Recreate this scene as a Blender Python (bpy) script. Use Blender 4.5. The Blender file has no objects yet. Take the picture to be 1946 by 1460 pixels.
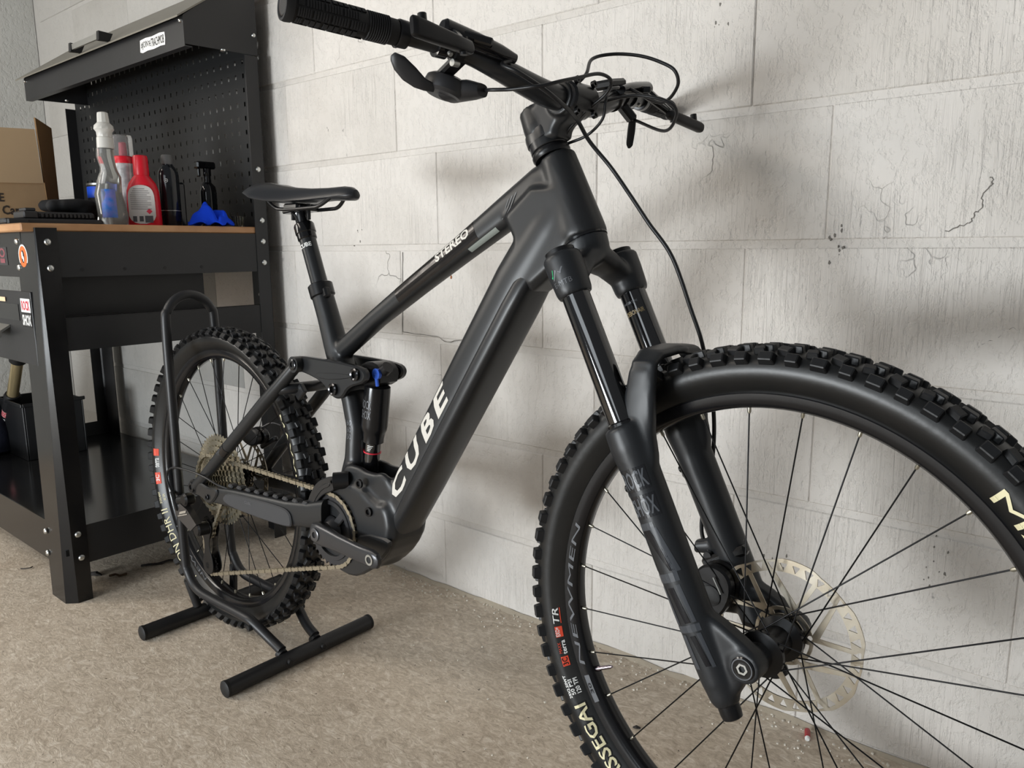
import bpy, bmesh, math, random
from mathutils import Vector, Matrix, Quaternion
from mathutils.bvhtree import BVHTree
from math import sin, cos, pi, radians, sqrt, atan2, hypot
random.seed(7)
scene = bpy.context.scene
COL = scene.collection

# ------------------------------------------------------------------ camera
def mat3(rows): return Matrix(rows)
CAM_R = mat3(((0.76574907, 0.64310085, -0.00704693), (-0.10639057, 0.13747164, 0.9847754), (-0.63427865, 0.75334113, -0.17368864)))
cam_data = bpy.data.cameras.new('camera'); cam = bpy.data.objects.new('camera', cam_data); COL.objects.link(cam)
cam_data.sensor_fit = 'HORIZONTAL'; cam_data.sensor_width = 36.0
cam_data.lens = 36.0 * 1462.72 / 1946.0
cam_data.clip_start = 0.02
cam.matrix_world = Matrix.Translation((0.0, -1.33063, 0.87029)) @ Matrix((CAM_R[0], CAM_R[1], -CAM_R[2])).transposed().to_4x4()
scene.camera = cam

# ------------------------------------------------------------------ world, lights, exposure
scene.view_settings.view_transform = 'Standard'
scene.view_settings.look = 'None'
scene.view_settings.gamma = 1.0
scene.view_settings.use_curve_mapping = False
scene.view_settings.exposure = 0.14
world = bpy.data.worlds.new('garage_ambience'); scene.world = world
world.use_nodes = True
bg = world.node_tree.nodes['Background']
bg.inputs[0].default_value = (0.93, 0.97, 1.0, 1); bg.inputs[1].default_value = 0.17

def area_light(name, loc, target, sx, sy, power, color):
    l = bpy.data.lights.new(name, 'AREA'); l.shape = 'RECTANGLE'; l.size = sx; l.size_y = sy
    l.energy = power; l.color = color
    o = bpy.data.objects.new(name, l); COL.objects.link(o); o.location = loc
    o.rotation_euler = (Vector(target) - Vector(loc)).to_track_quat('-Z', 'Y').to_euler()
    return o
# daylight bouncing in low through the open garage door, a window in the left wall, a ceiling batten
area_light('door_daylight', (-1.75, -3.7, 0.40), (-0.7, 0.0, 0.85), 1.2, 0.5, 84, (0.92, 0.97, 1.0))
area_light('door_sky', (-0.9, -4.2, 1.75), (-1.1, 0.0, 0.7), 2.4, 0.9, 22, (0.88, 0.95, 1.0))
area_light('side_window', (-3.66, -2.0, 1.55), (-1.2, -0.35, 0.75), 1.1, 1.0, 38, (1.0, 0.94, 0.86))
area_light('ceiling_batten', (-2.5, -2.1, 2.35), (-0.7, 0.0, 0.6), 1.6, 0.16, 12, (1.0, 0.90, 0.78))

# ------------------------------------------------------------------ materials
MATS = {}
def srgb(c): return tuple((x / 12.92 if x <= 0.04045 else ((x + 0.055) / 1.055) ** 2.4) for x in (v / 255.0 for v in c))
def mat(name, rgb, rough=0.5, metal=0.0, spec=0.5, coat=0.0, bump=None, var=None, trans=0.0, ior=1.45, alpha=1.0):
    """rgb in sRGB 0-255.  bump=(scale, strength, distance[, stretch xyz]); var=(scale, dark rgb, amount)"""
    if name in MATS: return MATS[name]
    m = bpy.data.materials.new(name); m.use_nodes = True
    nt = m.node_tree; b = nt.nodes['Principled BSDF']
    lin = srgb(rgb)
    b.inputs['Base Color'].default_value = (*lin, 1); b.inputs['Roughness'].default_value = rough
    b.inputs['Metallic'].default_value = metal; b.inputs['Specular IOR Level'].default_value = spec
    b.inputs['Coat Weight'].default_value = coat; b.inputs['Coat Roughness'].default_value = 0.05
    b.inputs['Transmission Weight'].default_value = trans; b.inputs['IOR'].default_value = ior
    b.inputs['Alpha'].default_value = alpha
    if bump or var:
        tc = nt.nodes.new('ShaderNodeTexCoord')
    if var:
        n = nt.nodes.new('ShaderNodeTexNoise'); n.inputs['Scale'].default_value = var[0]; n.inputs['Detail'].default_value = 6
        r = nt.nodes.new('ShaderNodeValToRGB'); r.color_ramp.elements[0].position = 0.38; r.color_ramp.elements[1].position = 0.68
        d = srgb(var[1]); a = var[2]
        r.color_ramp.elements[0].color = (*[lin[i] * (1 - a) + d[i] * a for i in range(3)], 1); r.color_ramp.elements[1].color = (*lin, 1)
        nt.links.new(tc.outputs['Object'], n.inputs['Vector']); nt.links.new(n.outputs['Fac'], r.inputs['Fac'])
        nt.links.new(r.outputs['Color'], b.inputs['Base Color'])
    if bump:
        n = nt.nodes.new('ShaderNodeTexNoise'); n.inputs['Scale'].default_value = bump[0]; n.inputs['Detail'].default_value = 4
        bp = nt.nodes.new('ShaderNodeBump'); bp.inputs['Strength'].default_value = bump[1]; bp.inputs['Distance'].default_value = bump[2]
        if len(bump) > 3:
            mp = nt.nodes.new('ShaderNodeMapping'); mp.inputs['Scale'].default_value = bump[3]
            nt.links.new(tc.outputs['Object'], mp.inputs['Vector']); nt.links.new(mp.outputs['Vector'], n.inputs['Vector'])
        else: nt.links.new(tc.outputs['Object'], n.inputs['Vector'])
        nt.links.new(n.outputs['Fac'], bp.inputs['Height']); nt.links.new(bp.outputs['Normal'], b.inputs['Normal'])
    MATS[name] = m
    return m

def wall_material(name, rgb, striate=1.0, grey_left=False):
    m = bpy.data.materials.new(name); m.use_nodes = True; nt = m.node_tree; L = nt.links.new
    b = nt.nodes['Principled BSDF']; b.inputs['Roughness'].default_value = 0.62; b.inputs['Specular IOR Level'].default_value = 0.3
    N = lambda t: nt.nodes.new(t)
    tc = N('ShaderNodeTexCoord'); oi = N('ShaderNodeObjectInfo')
    mul = N('ShaderNodeVectorMath'); mul.operation = 'SCALE'; mul.inputs[0].default_value = (37.0, 11.0, 53.0); L(oi.outputs['Random'], mul.inputs['Scale'])
    add = N('ShaderNodeVectorMath'); add.operation = 'ADD'; L(tc.outputs['Object'], add.inputs[0]); L(mul.outputs[0], add.inputs[1])
    def noise(scale, stretch, detail=4, rough=0.55, dist=0.0):
        mp = N('ShaderNodeMapping'); mp.inputs['Scale'].default_value = stretch; L(add.outputs[0], mp.inputs['Vector'])
        n = N('ShaderNodeTexNoise'); n.inputs['Scale'].default_value = scale; n.inputs['Detail'].default_value = detail
        n.inputs['Roughness'].default_value = rough; n.inputs['Distortion'].default_value = dist
        L(mp.outputs['Vector'], n.inputs['Vector']); return n.outputs['Fac']
    def ramp(x, a, c):
        r = N('ShaderNodeMapRange'); r.inputs['From Min'].default_value = a; r.inputs['From Max'].default_value = c; L(x, r.inputs['Value']); return r.outputs[0]
    def math(op, a, c=None, v=None):
        n = N('ShaderNodeMath'); n.operation = op; L(a, n.inputs[0])
        if c is not None: L(c, n.inputs[1])
        if v is not None: n.inputs[1].default_value = v
        return n.outputs[0]
    drag = ramp(noise(17, (8.0, 1.0, 0.45), 4, 0.62, 0.9), 0.46, 0.66)        # vertical drag grooves of sawn block
    where = ramp(noise(5, (1, 1, 1), 3), 0.42, 0.66)                                # blocks smooth in places
    pits = ramp(noise(70, (1, 1, 0.7), 4, 0.65), 0.48, 0.70)
    lumps = noise(9, (1, 1, 1), 5, 0.6)
    cr = N('ShaderNodeTexVoronoi'); cr.feature = 'DISTANCE_TO_EDGE'; cr.inputs['Scale'].default_value = 7.0
    mpv = N('ShaderNodeMapping'); L(add.outputs[0], mpv.inputs['Vector'])
    wob = N('ShaderNodeTexNoise'); wob.inputs['Scale'].default_value = 18; L(add.outputs[0], wob.inputs['Vector'])
    wv = N('ShaderNodeMixRGB'); wv.inputs['Fac'].default_value = 0.12; L(mpv.outputs['Vector'], wv.inputs['Color1']); L(wob.outputs['Color'], wv.inputs['Color2'])
    L(wv.outputs['Color'], cr.inputs['Vector'])
    crack = ramp(cr.outputs['Distance'], 0.0, 0.012)
    cmask = ramp(noise(3.1, (1, 1, 1), 2), 0.67, 0.74)
    ck = math('MULTIPLY', math('SUBTRACT', crack, v=1.0), cmask)                       # <= 0 in cracked places
    h = math('MULTIPLY', math('MULTIPLY', drag, where), v=0.30 * striate)
    h = math('SUBTRACT', h, math('MULTIPLY', pits, v=0.42))
    h = math('ADD', h, math('MULTIPLY', lumps, v=0.8))
    h = math('ADD', h, math('MULTIPLY', ck, v=0.7))
    bp = N('ShaderNodeBump'); bp.inputs['Strength'].default_value = 0.9; bp.inputs['Distance'].default_value = 0.0036
    L(h, bp.inputs['Height']); L(bp.outputs['Normal'], b.inputs['Normal'])
    lin = srgb(rgb)
    mix = N('ShaderNodeMixRGB'); mix.inputs['Color1'].default_value = (*lin, 1); mix.inputs['Color2'].default_value = (lin[0] * 0.80, lin[1] * 0.79, lin[2] * 0.77, 1)
    blot = ramp(noise(2.3, (1, 1, 1), 4), 0.45, 0.8); L(blot, mix.inputs['Fac'])
    mix2 = N('ShaderNodeMixRGB'); mix2.inputs['Color2'].default_value = (0.22, 0.21, 0.20, 1)
    spots = math('MULTIPLY', ramp(noise(60, (1, 1, 0.5), 3, 0.6), 0.70, 0.76), ramp(noise(6, (1, 1, 1), 2), 0.56, 0.68))
    fac = math('ADD', math('MULTIPLY', spots, v=0.85), math('MULTIPLY', ck, v=-0.30))
    if grey_left:                                         # greyer base colour left of the bench hood
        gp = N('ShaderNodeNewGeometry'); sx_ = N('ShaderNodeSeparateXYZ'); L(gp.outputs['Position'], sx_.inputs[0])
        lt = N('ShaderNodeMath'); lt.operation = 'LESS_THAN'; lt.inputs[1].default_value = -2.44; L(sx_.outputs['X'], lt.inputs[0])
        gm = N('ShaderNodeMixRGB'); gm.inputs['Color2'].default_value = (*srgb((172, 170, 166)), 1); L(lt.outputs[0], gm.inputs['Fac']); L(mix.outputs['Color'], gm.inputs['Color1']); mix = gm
    L(mix.outputs['Color'], mix2.inputs['Color1']); L(fac, mix2.inputs['Fac']); L(mix2.outputs['Color'], b.inputs['Base Color'])
    return m

def floor_material():
    m = bpy.data.materials.new('concrete_floor'); m.use_nodes = True; nt = m.node_tree; L = nt.links.new
    b = nt.nodes['Principled BSDF']; b.inputs['Roughness'].default_value = 0.62; b.inputs['Specular IOR Level'].default_value = 0.35
    N = lambda t: nt.nodes.new(t); tc = N('ShaderNodeTexCoord')
    def noise(scale, stretch=(1, 1, 1), detail=6, rough=0.6, dist=0.0):
        mp = N('ShaderNodeMapping'); mp.inputs['Scale'].default_value = stretch; L(tc.outputs['Object'], mp.inputs['Vector'])
        n = N('ShaderNodeTexNoise'); n.inputs['Scale'].default_value = scale; n.inputs['Detail'].default_value = detail
        n.inputs['Roughness'].default_value = rough; n.inputs['Distortion'].default_value = dist
        L(mp.outputs['Vector'], n.inputs['Vector']); return n.outputs['Fac']
    def ramp(x, stops):
        r = N('ShaderNodeValToRGB'); e = r.color_ramp.elements
        e[0].position, e[0].color = stops[0][0], (*srgb(stops[0][1]), 1); e[1].position, e[1].color = stops[-1][0], (*srgb(stops[-1][1]), 1)
        for p, c in stops[1:-1]:
            q = e.new(p); q.color = (*srgb(c), 1)
        L(x, r.inputs['Fac']); return r.outputs['Color']
    base = ramp(noise(2.2, detail=8, rough=0.65, dist=0.6), [(0.30, (176, 160, 142)), (0.5, (208, 193, 174)), (0.70, (230, 218, 202))])
    fine = ramp(noise(38, (1.0, 1.5, 1), 7, 0.74, 1.6), [(0.34, (146, 131, 114)), (0.52, (204, 189, 170)), (0.66, (240, 231, 217))])
    mx = N('ShaderNodeMixRGB'); mx.inputs['Fac'].default_value = 0.6; L(base, mx.inputs['Color1']); L(fine, mx.inputs['Color2'])
    red = N('ShaderNodeMixRGB'); red.blend_type = 'MULTIPLY'; red.inputs['Color2'].default_value = (0.96, 0.86, 0.80, 1)
    rr = N('ShaderNodeMapRange'); rr.inputs['From Min'].default_value = 0.56; rr.inputs['From Max'].default_value = 0.72; L(noise(1.4), rr.inputs['Value'])
    L(rr.outputs[0], red.inputs['Fac']); L(mx.outputs['Color'], red.inputs['Color1'])
    sp = N('ShaderNodeMapRange'); sp.inputs['From Min'].default_value = 0.70; sp.inputs['From Max'].default_value = 0.74; L(noise(120, detail=2), sp.inputs['Value'])
    dk = N('ShaderNodeMixRGB'); dk.inputs['Color2'].default_value = (*srgb((86, 74, 62)), 1); L(sp.outputs[0], dk.inputs['Fac']); L(red.outputs['Color'], dk.inputs['Color1'])
    L(dk.outputs['Color'], b.inputs['Base Color'])
    bp = N('ShaderNodeBump'); bp.inputs['Strength'].default_value = 0.55; bp.inputs['Distance'].default_value = 0.0035
    L(noise(30, (1.0, 1.8, 1), 7, 0.68, 0.9), bp.inputs['Height']); L(bp.outputs['Normal'], b.inputs['Normal'])
    return m

# ------------------------------------------------------------------ mesh helpers
def V(*a): return Vector(a)
class MB:
    def __init__(s): s.v = []; s.f = []
    def add(s, vs, fs):
        n = len(s.v); s.v += [Vector(p) for p in vs]; s.f += [tuple(i + n for i in f) for f in fs]; return s
    def merge(s, o, mtx=None):
        return s.add([mtx @ p for p in o.v] if mtx else o.v, o.f)
    def box(s, lo, hi, bev=0.0):
        c = (Vector(lo) + Vector(hi)) / 2; d = Vector(hi) - Vector(lo)
        return s.obox(c, d, Matrix.Identity(3), bev)
    def obox(s, c, d, R, bev=0.0, taper=1.0):
        """box with centre c, size d, axes = columns of R; bev chamfers every edge; taper scales its +z end"""
        bm = bmesh.new(); bmesh.ops.create_cube(bm, size=1.0)
        for v in bm.verts:
            k = taper if v.co.z > 0 else 1.0
            v.co = Vector((v.co.x * d[0] * k, v.co.y * d[1] * k, v.co.z * d[2]))
        if bev > 0: bmesh.ops.bevel(bm, geom=bm.edges[:], offset=bev, segments=1, affect='EDGES')
        bm.verts.ensure_lookup_table(); bm.verts.index_update()
        s.add([Vector(c) + R @ v.co for v in bm.verts], [tuple(v.index for v in f.verts) for f in bm.faces]); bm.free(); return s
    def bar(s, p0, p1, w, h, up=(0, 0, 1), bev=0.0):
        p0, p1 = Vector(p0), Vector(p1); d = p1 - p0
        z = d.normalized(); x = Vector(up).cross(z)
        if x.length < 1e-5: x = Vector((1, 0, 0)).cross(z)
        x.normalize(); y = z.cross(x)
        return s.obox((p0 + p1) / 2, (w, h, d.length), Matrix((x, y, z)).transposed(), bev)
    def loft(s, rings, cap=True, closed=True, loop=False):
        n = len(rings[0]); vs = [p for r in rings for p in r]; fs = []
        m = len(rings)
        for i in range(m if loop else m - 1):
            a, b = i * n, ((i + 1) % m) * n
            for j in range(n if closed else n - 1):
                k = (j + 1) % n; fs.append((a + j, a + k, b + k, b + j))
        if cap and not loop:
            fs.append(tuple(range(n - 1, -1, -1))); fs.append(tuple((m - 1) * n + j for j in range(n)))
        return s.add(vs, fs)
    def cyl(s, p0, p1, r0, r1=None, n=18, cap=True):
        return s.tube([p0, p1], [r0, r0 if r1 is None else r1], n, cap)
    def tube(s, path, r, n=10, cap=True):
        P = [Vector(p) for p in path]; m = len(P)
        R = list(r) if isinstance(r, (list, tuple)) else [r] * m
        T = []
        for i in range(m):
            t = (P[min(i + 1, m - 1)] - P[max(i - 1, 0)]); T.append(t.normalized())
        u = T[0].orthogonal().normalized(); rings = []
        for i in range(m):
            if i > 0:
                q = T[i - 1].rotation_difference(T[i]); u = (q @ u); u = (u - T[i] * u.dot(T[i])).normalized()
            w = T[i].cross(u)
            rings.append([P[i] + (u * cos(2 * pi * k / n) + w * sin(2 * pi * k / n)) * R[i] for k in range(n)])
        return s.loft(rings, cap)
    def lathe(s, prof, o, axis, n=32, cap=True):
        """prof [(r, t)] revolved about axis through o"""
        a = Vector(axis).normalized(); u = a.orthogonal().normalized(); w = a.cross(u); o = Vector(o)
        return s.loft([[o + a * t + (u * cos(2 * pi * k / n) + w * sin(2 * pi * k / n)) * max(r, 1e-5) for k in range(n)] for r, t in prof], cap)
    def ringlathe(s, prof, o, axis, n=96):
        """closed profile [(r, t)] revolved (no caps): rims, tyres"""
        a = Vector(axis).normalized(); u = Vector((1, 0, 0)); w = a.cross(u).normalized(); o = Vector(o); m = len(prof)
        vs = []; fs = []
        for k in range(n):
            c = u * cos(2 * pi * k / n) + w * sin(2 * pi * k / n)
            vs += [o + a * t + c * r for r, t in prof]
        for k in range(n):
            k2 = (k + 1) % n
            for j in range(m):
                j2 = (j + 1) % m; fs.append((k * m + j, k * m + j2, k2 * m + j2, k2 * m + j))
        return s.add(vs, fs)
    def prism(s, poly, y0, y1, bev=0.0, frame=None):
        """poly [(x,z)] extruded along y from y0 to y1, edges chamfered by bev"""
        n = len(poly); P = [Vector((p[0], p[1])) for p in poly]
        area = sum(P[i].x * P[(i + 1) % n].y - P[(i + 1) % n].x * P[i].y for i in range(n))
        sg = 1 if area > 0 else -1
        def inset(d):
            out = []
            for i in range(n):
                a, b, c = P[i - 1], P[i], P[(i + 1) % n]
                e1 = (b - a).normalized() if (b - a).length > 1e-9 else Vector((1, 0)); e2 = (c - b).normalized() if (c - b).length > 1e-9 else e1
                nn = Vector((-e1.y - e2.y, e1.x + e2.x))
                if nn.length < 1e-6: nn = Vector((-e1.y, e1.x))
                nn.normalize(); k = max(0.5, nn.dot(Vector((-e1.y, e1.x)))); out.append(b + nn * (sg * d / k))
            return out
        rings = []
        if bev > 0:
            I = inset(bev); b = bev if y1 > y0 else -bev
            seq = [(I, y0), (P, y0 + b), (P, y1 - b), (I, y1)]
        else: seq = [(P, y0), (P, y1)]
        for Q, y in seq: rings.append([Vector((q.x, y, q.y)) for q in Q])
        if frame: rings = [[frame @ p for p in r] for r in rings]
        return s.loft(rings)
def chaikin(poly, k=2, closed=True):
    for _ in range(k):
        out = []; n = len(poly)
        for i in range(n if closed else n - 1):
            a, b = poly[i], poly[(i + 1) % n]
            out.append(tuple(a[j] * 0.75 + b[j] * 0.25 for j in range(len(a)))); out.append(tuple(a[j] * 0.25 + b[j] * 0.75 for j in range(len(a))))
        if not closed: out = [poly[0]] + out + [poly[-1]]
        poly = out
    return poly
def spline(pts, k=8):
    """Catmull-Rom through points"""
    P = [Vector(p) for p in pts]; out = []
    for i in range(len(P) - 1):
        a = P[i - 1] if i else P[0] * 2 - P[1]; b = P[i]; c = P[i + 1]; d = P[i + 2] if i + 2 < len(P) else P[-1] * 2 - P[-2]
        for j in range(k):
            t = j / k
            out.append(0.5 * ((2 * b) + (c - a) * t + (2 * a - 5 * b + 4 * c - d) * t * t + (3 * b - 3 * c + d - a) * t ** 3))
    out.append(P[-1]); return out
def sring(c, u, v, a, b, p=2.4, n=24):
    """superellipse ring: centre c, axes u,v (unit), half sizes a,b"""
    out = []
    for k in range(n):
        t = 2 * pi * k / n; cx, sx = cos(t), sin(t)
        out.append(Vector(c) + Vector(u) * (a * math.copysign(abs(cx) ** (2 / p), cx)) + Vector(v) * (b * math.copysign(abs(sx) ** (2 / p), sx)))
    return out

def mesh_of(mb, smooth=35, flip=True):
    me = bpy.data.meshes.new('mesh'); me.from_pydata([tuple(p) for p in mb.v], [], mb.f)
    bm = bmesh.new(); bm.from_mesh(me)
    if flip: bmesh.ops.recalc_face_normals(bm, faces=bm.faces[:])
    bm.to_mesh(me); bm.free()
    if smooth is not None:
        me.polygons.foreach_set('use_smooth', [True] * len(me.polygons))
        me.set_sharp_from_angle(angle=radians(smooth))
    me.update(); return me
def link(name, data, parent=None, m=None, local=None):
    o = bpy.data.objects.new(name, data); COL.objects.link(o)
    if data is not None: data.name = name
    if m is not None and data is not None:
        data.materials.clear()
        for mm in (m if isinstance(m, (list, tuple)) else [m]): data.materials.append(mm)
    if parent is not None: o.parent = parent
    if local is not None: o.matrix_local = local
    return o
def build(name, mb, m, parent=None, xf=None, smooth=35, local=None):
    if xf is not None:
        t = MB(); t.v = [xf @ p for p in mb.v]; t.f = mb.f; mb = t
    return link(name, mesh_of(mb, smooth), parent, m, local)
def share(name, me, parent, local):
    o = bpy.data.objects.new(name, me); COL.objects.link(o); o.parent = parent; o.matrix_local = local; return o
def thing(name, label, cat, loc=(0, 0, 0), rot=None, group=None):
    o = bpy.data.objects.new(name, None); COL.objects.link(o); o.empty_display_size = 0.05
    if rot is not None: o.matrix_world = Matrix.Translation(loc) @ rot.to_4x4()
    else: o.location = loc
    o['label'] = label; o['category'] = cat
    if group: o['group'] = group
    return o
def tag(o, label, cat, group=None):
    o['label'] = label; o['category'] = cat
    if group: o['group'] = group
    return o
def setting(o): o['kind'] = 'structure'; return o
def remeshed(mb, voxel=0.0035, smooth_iter=4, factor=0.5):
    """fuse overlapping closed shells into one skin"""
    me = mesh_of(mb, None); tmp = bpy.data.objects.new('fuse', me); COL.objects.link(tmp)
    r = tmp.modifiers.new('r', 'REMESH'); r.mode = 'VOXEL'; r.voxel_size = voxel; r.use_smooth_shade = True
    s = tmp.modifiers.new('s', 'SMOOTH'); s.iterations = smooth_iter; s.factor = factor
    dg = bpy.context.evaluated_depsgraph_get()
    out = bpy.data.meshes.new_from_object(tmp.evaluated_get(dg))
    bpy.data.objects.remove(tmp); bpy.data.meshes.remove(me)
    out.polygons.foreach_set('use_smooth', [True] * len(out.polygons)); return out
# ------------------------------------------------------------------ lettering
def glyphs(text, bold=0.0, shear=0.0, spacing=1.0, cuts=0, vcuts=0, normal=True):
    cu = bpy.data.curves.new('t', 'FONT'); cu.body = text; cu.offset = 0.0 if 'M' in text else bold; cu.shear = shear; cu.space_character = spacing
    cu.resolution_u = 2; cu.fill_mode = 'FRONT'; cu.align_x = 'LEFT'
    ob = bpy.data.objects.new('t', cu); me = bpy.data.meshes.new_from_object(ob)
    bm = bmesh.new(); bm.from_mesh(me)
    bmesh.ops.triangulate(bm, faces=bm.faces[:])
    xs = [v.co.x for v in bm.verts]; ys = [v.co.y for v in bm.verts]
    x0, x1, y0, y1 = min(xs), max(xs), min(ys), max(ys)
    for i in range(1, cuts):
        bmesh.ops.bisect_plane(bm, geom=bm.verts[:] + bm.edges[:] + bm.faces[:], plane_co=(x0 + (x1 - x0) * i / cuts, 0, 0), plane_no=(1, 0, 0))
    for i in range(1, vcuts):
        bmesh.ops.bisect_plane(bm, geom=bm.verts[:] + bm.edges[:] + bm.faces[:], plane_co=(0, y0 + (y1 - y0) * i / vcuts, 0), plane_no=(0, 1, 0))
    bm.verts.index_update()
    uv = [((v.co.x - x0) / (x1 - x0), (v.co.y - y0) / (y1 - y0)) for v in bm.verts]; fs = [tuple(v.index for v in f.verts) for f in bm.faces]
    bm.free(); bpy.data.objects.remove(ob); bpy.data.curves.remove(cu); bpy.data.meshes.remove(me)
    return uv, fs
def grid_uv(nu, nv):
    uv = [(i / nu, j / nv) for j in range(nv + 1) for i in range(nu + 1)]
    fs = [(j * (nu + 1) + i, j * (nu + 1) + i + 1, (j + 1) * (nu + 1) + i + 1, (j + 1) * (nu + 1) + i) for j in range(nv) for i in range(nu)]
    return uv, fs
def decal(name, uvf, fn, m, parent, xf=None, outward=None):
    """lay flat print through fn(u,v)->point; faces turned so they look along outward"""
    uv, fs = uvf; mb = MB(); mb.add([fn(u, v) for u, v in uv], fs)
    if xf is not None: mb.v = [xf @ p for p in mb.v]
    me = mesh_of(mb, None, flip=False)
    return link(name, me, parent, m)
def bvh_of(o):
    me = o.data; return BVHTree.FromPolygons([v.co.copy() for v in me.vertices], [tuple(p.vertices) for p in me.polygons])
def onto(bvhs, d, off, base):
    """returns fn: drop base(u,v) along d onto the first surface, off in front of it"""
    d = Vector(d).normalized()
    def fn(u, v):
        p = Vector(base(u, v)); best = None
        for b in bvhs:
            h = b.ray_cast(p - d * 0.12, d, 0.3)
            if h[0] is not None and (best is None or h[3] < best[1]): best = (h[0], h[3])
        return (best[0] if best else p) - d * off
    return fn
def arc_text(text, c, r0, r1, a0, a1, y, yn, flip=False, bold=0.0, shear=0.0):
    """text along a circle in the xz plane: baseline radius r0, cap radius r1, from angle a0 to a1 (radians); y(r) gives depth"""
    uvf = glyphs(text, bold, shear, cuts=len(text) * 2)
    def fn(u, v):
        r = r0 + (r1 - r0) * v; a = a0 + (a1 - a0) * u
        return Vector((c[0] + r * cos(a), y(r), c[2] + r * sin(a)))
    return uvf, fn

# ================================================================== SETTING
M_BLOCK = wall_material('painted_block', (218, 213, 207))
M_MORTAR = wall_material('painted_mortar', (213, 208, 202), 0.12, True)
M_GREYB = wall_material('grey_block', (172, 170, 166), 0.7)
M_PLASTER = wall_material('grey_plaster', (196, 196, 192), 0.1)
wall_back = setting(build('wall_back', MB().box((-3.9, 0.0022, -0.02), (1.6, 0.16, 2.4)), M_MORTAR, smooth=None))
COURSE, ZTOP = 0.2278, 1.3225
def block_mesh(w, h):
    return mesh_of(MB().obox((0, 0, 0), (w, 0.02, h), Matrix.Identity(3), 0.0018), None)
bm_full = block_mesh(0.4550, 0.2138); bm_full.materials.append(M_BLOCK)
bm_low = block_mesh(0.4550, 0.1755); bm_low.materials.append(M_BLOCK)
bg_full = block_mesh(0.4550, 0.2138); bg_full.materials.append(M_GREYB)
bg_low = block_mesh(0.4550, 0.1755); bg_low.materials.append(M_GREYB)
for r in range(-4, 6):
    zt = ZTOP - COURSE * r; zb = max(zt - COURSE + 0.014, 0.008) if r < 5 else 0.008
    off = -1.487 if r % 2 == 0 else -0.438
    if r == 5: zt, zb = 0.1835, 0.008
    k0 = int((-3.68 - off) / 0.4556) - 1
    for k in range(k0, k0 + 14):
        xc = off + 0.4556 * (k + 0.5)
        if xc - 0.22 < -3.69 or xc > 1.5: continue
        zc = (zt + zb) / 2
        m = Matrix.Translation((xc, 0.0095 + random.uniform(-0.0007, 0.0007), zc)) @ Matrix.Rotation(random.uniform(-0.003, 0.003), 4, 'Z') @ Matrix.Rotation(random.uniform(-0.003, 0.003), 4, 'Y')
        far = xc < -2.4                                   # blocks beyond the hood take the greyer colour
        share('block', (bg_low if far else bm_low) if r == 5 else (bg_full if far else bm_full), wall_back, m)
wall_left = setting(build('wall_left', MB().box((-3.83, -3.4, -0.02), (-3.68, 0.0, 2.4)), M_PLASTER, smooth=None))
floor = setting(build('floor', MB().box((-4.2, -4.4, -0.1), (1.8, 0.02, 0.0)), floor_material(), smooth=None))

# ================================================================== WORKBENCH
M_STEEL = mat('black_powder_coat', (34, 34, 36), 0.40, 0.0, 0.5, bump=(60, 0.15, 0.0008), var=(7, (24, 25, 26), 0.6))
M_GLOSS = mat('gloss_black_shelf', (26, 27, 29), 0.14, 0.0, 0.5, var=(5, (40, 40, 40), 0.4))
M_LEG = mat('scuffed_black_steel', (17, 17, 19), 0.2, 0.0, 0.45, bump=(50, 0.08, 0.0005), var=(30, (28, 27, 26), 0.5))
M_ZINC = mat('zinc_bolt', (205, 207, 205), 0.28, 1.0)
M_ALU = mat('satin_aluminium', (176, 176, 172), 0.35, 0.9)
M_BLACK = mat('soft_black', (18, 18, 19), 0.6)
M_WHITE = mat('white_vinyl', (236, 236, 234), 0.4)
M_RED = mat('red_print', (196, 36, 62), 0.45)
BB = Vector((-2.62, -0.36, 0.0))
bench = thing('workbench', 'black steel workbench with wooden top, pegboard back and overhanging hood', 'workbench', BB)
XB = Matrix.Translation(-BB)
def wb(name, mb, m, parent=None, smooth=30): return build(name, mb, m, parent or bench, XB, smooth)
def vloft(rings): return MB().loft([[Vector(p) for p in r] for r in rings])
# wooden top of laminated strips
M_WOOD = mat('beech_worktop', (190, 146, 104), 0.45, var=(9, (150, 104, 66), 0.7), bump=(40, 0.1, 0.0005, (1, 12, 12)))
wb('worktop', MB().box((-3.255, -0.682, 0.9165), (-2.004, -0.05, 0.9355), 0.003), M_WOOD)
def leg(sx, sy):
    """folded sheet leg; sx,sy choose the corner (mirrored about the bench centre)"""
    if sy < 0:
        bot = [(-2.107, -0.672), (-2.023, -0.672), (-2.0, -0.65), (-2.0, -0.615)]; top = [(-2.125, -0.656), (-2.002, -0.656), (-2.0, -0.654), (-2.0, -0.608)]
        zt = 0.925
    else:
        bot = [(-2.10, -0.042), (-2.006, -0.042), (-2.0, -0.048), (-2.0, -0.086)]; top = bot; zt = 1.40
    def ring(pts, z, t=0.003):
        cx, cy = pts[0][0], pts[-1][1]
        ins = [(pts[0][0], pts[0][1] - t * sy), (pts[1][0] - t * 0.5, pts[1][1] - t * sy), (pts[2][0] - t, pts[2][1] - t * 0.5 * sy), (pts[3][0] - t, pts[3][1])]
        pp = pts + ins[::-1]
        if sx < 0: pp = [(-5.24 - x, y) for x, y in pp]
        return [(x, y, z) for x, y in pp]
    return vloft([ring(bot, 0.0), ring(top, zt)])
for sx in (1, -1):
    for sy in (-1, 1): wb('leg', leg(sx, sy), M_LEG if sy < 0 else M_STEEL)
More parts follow.
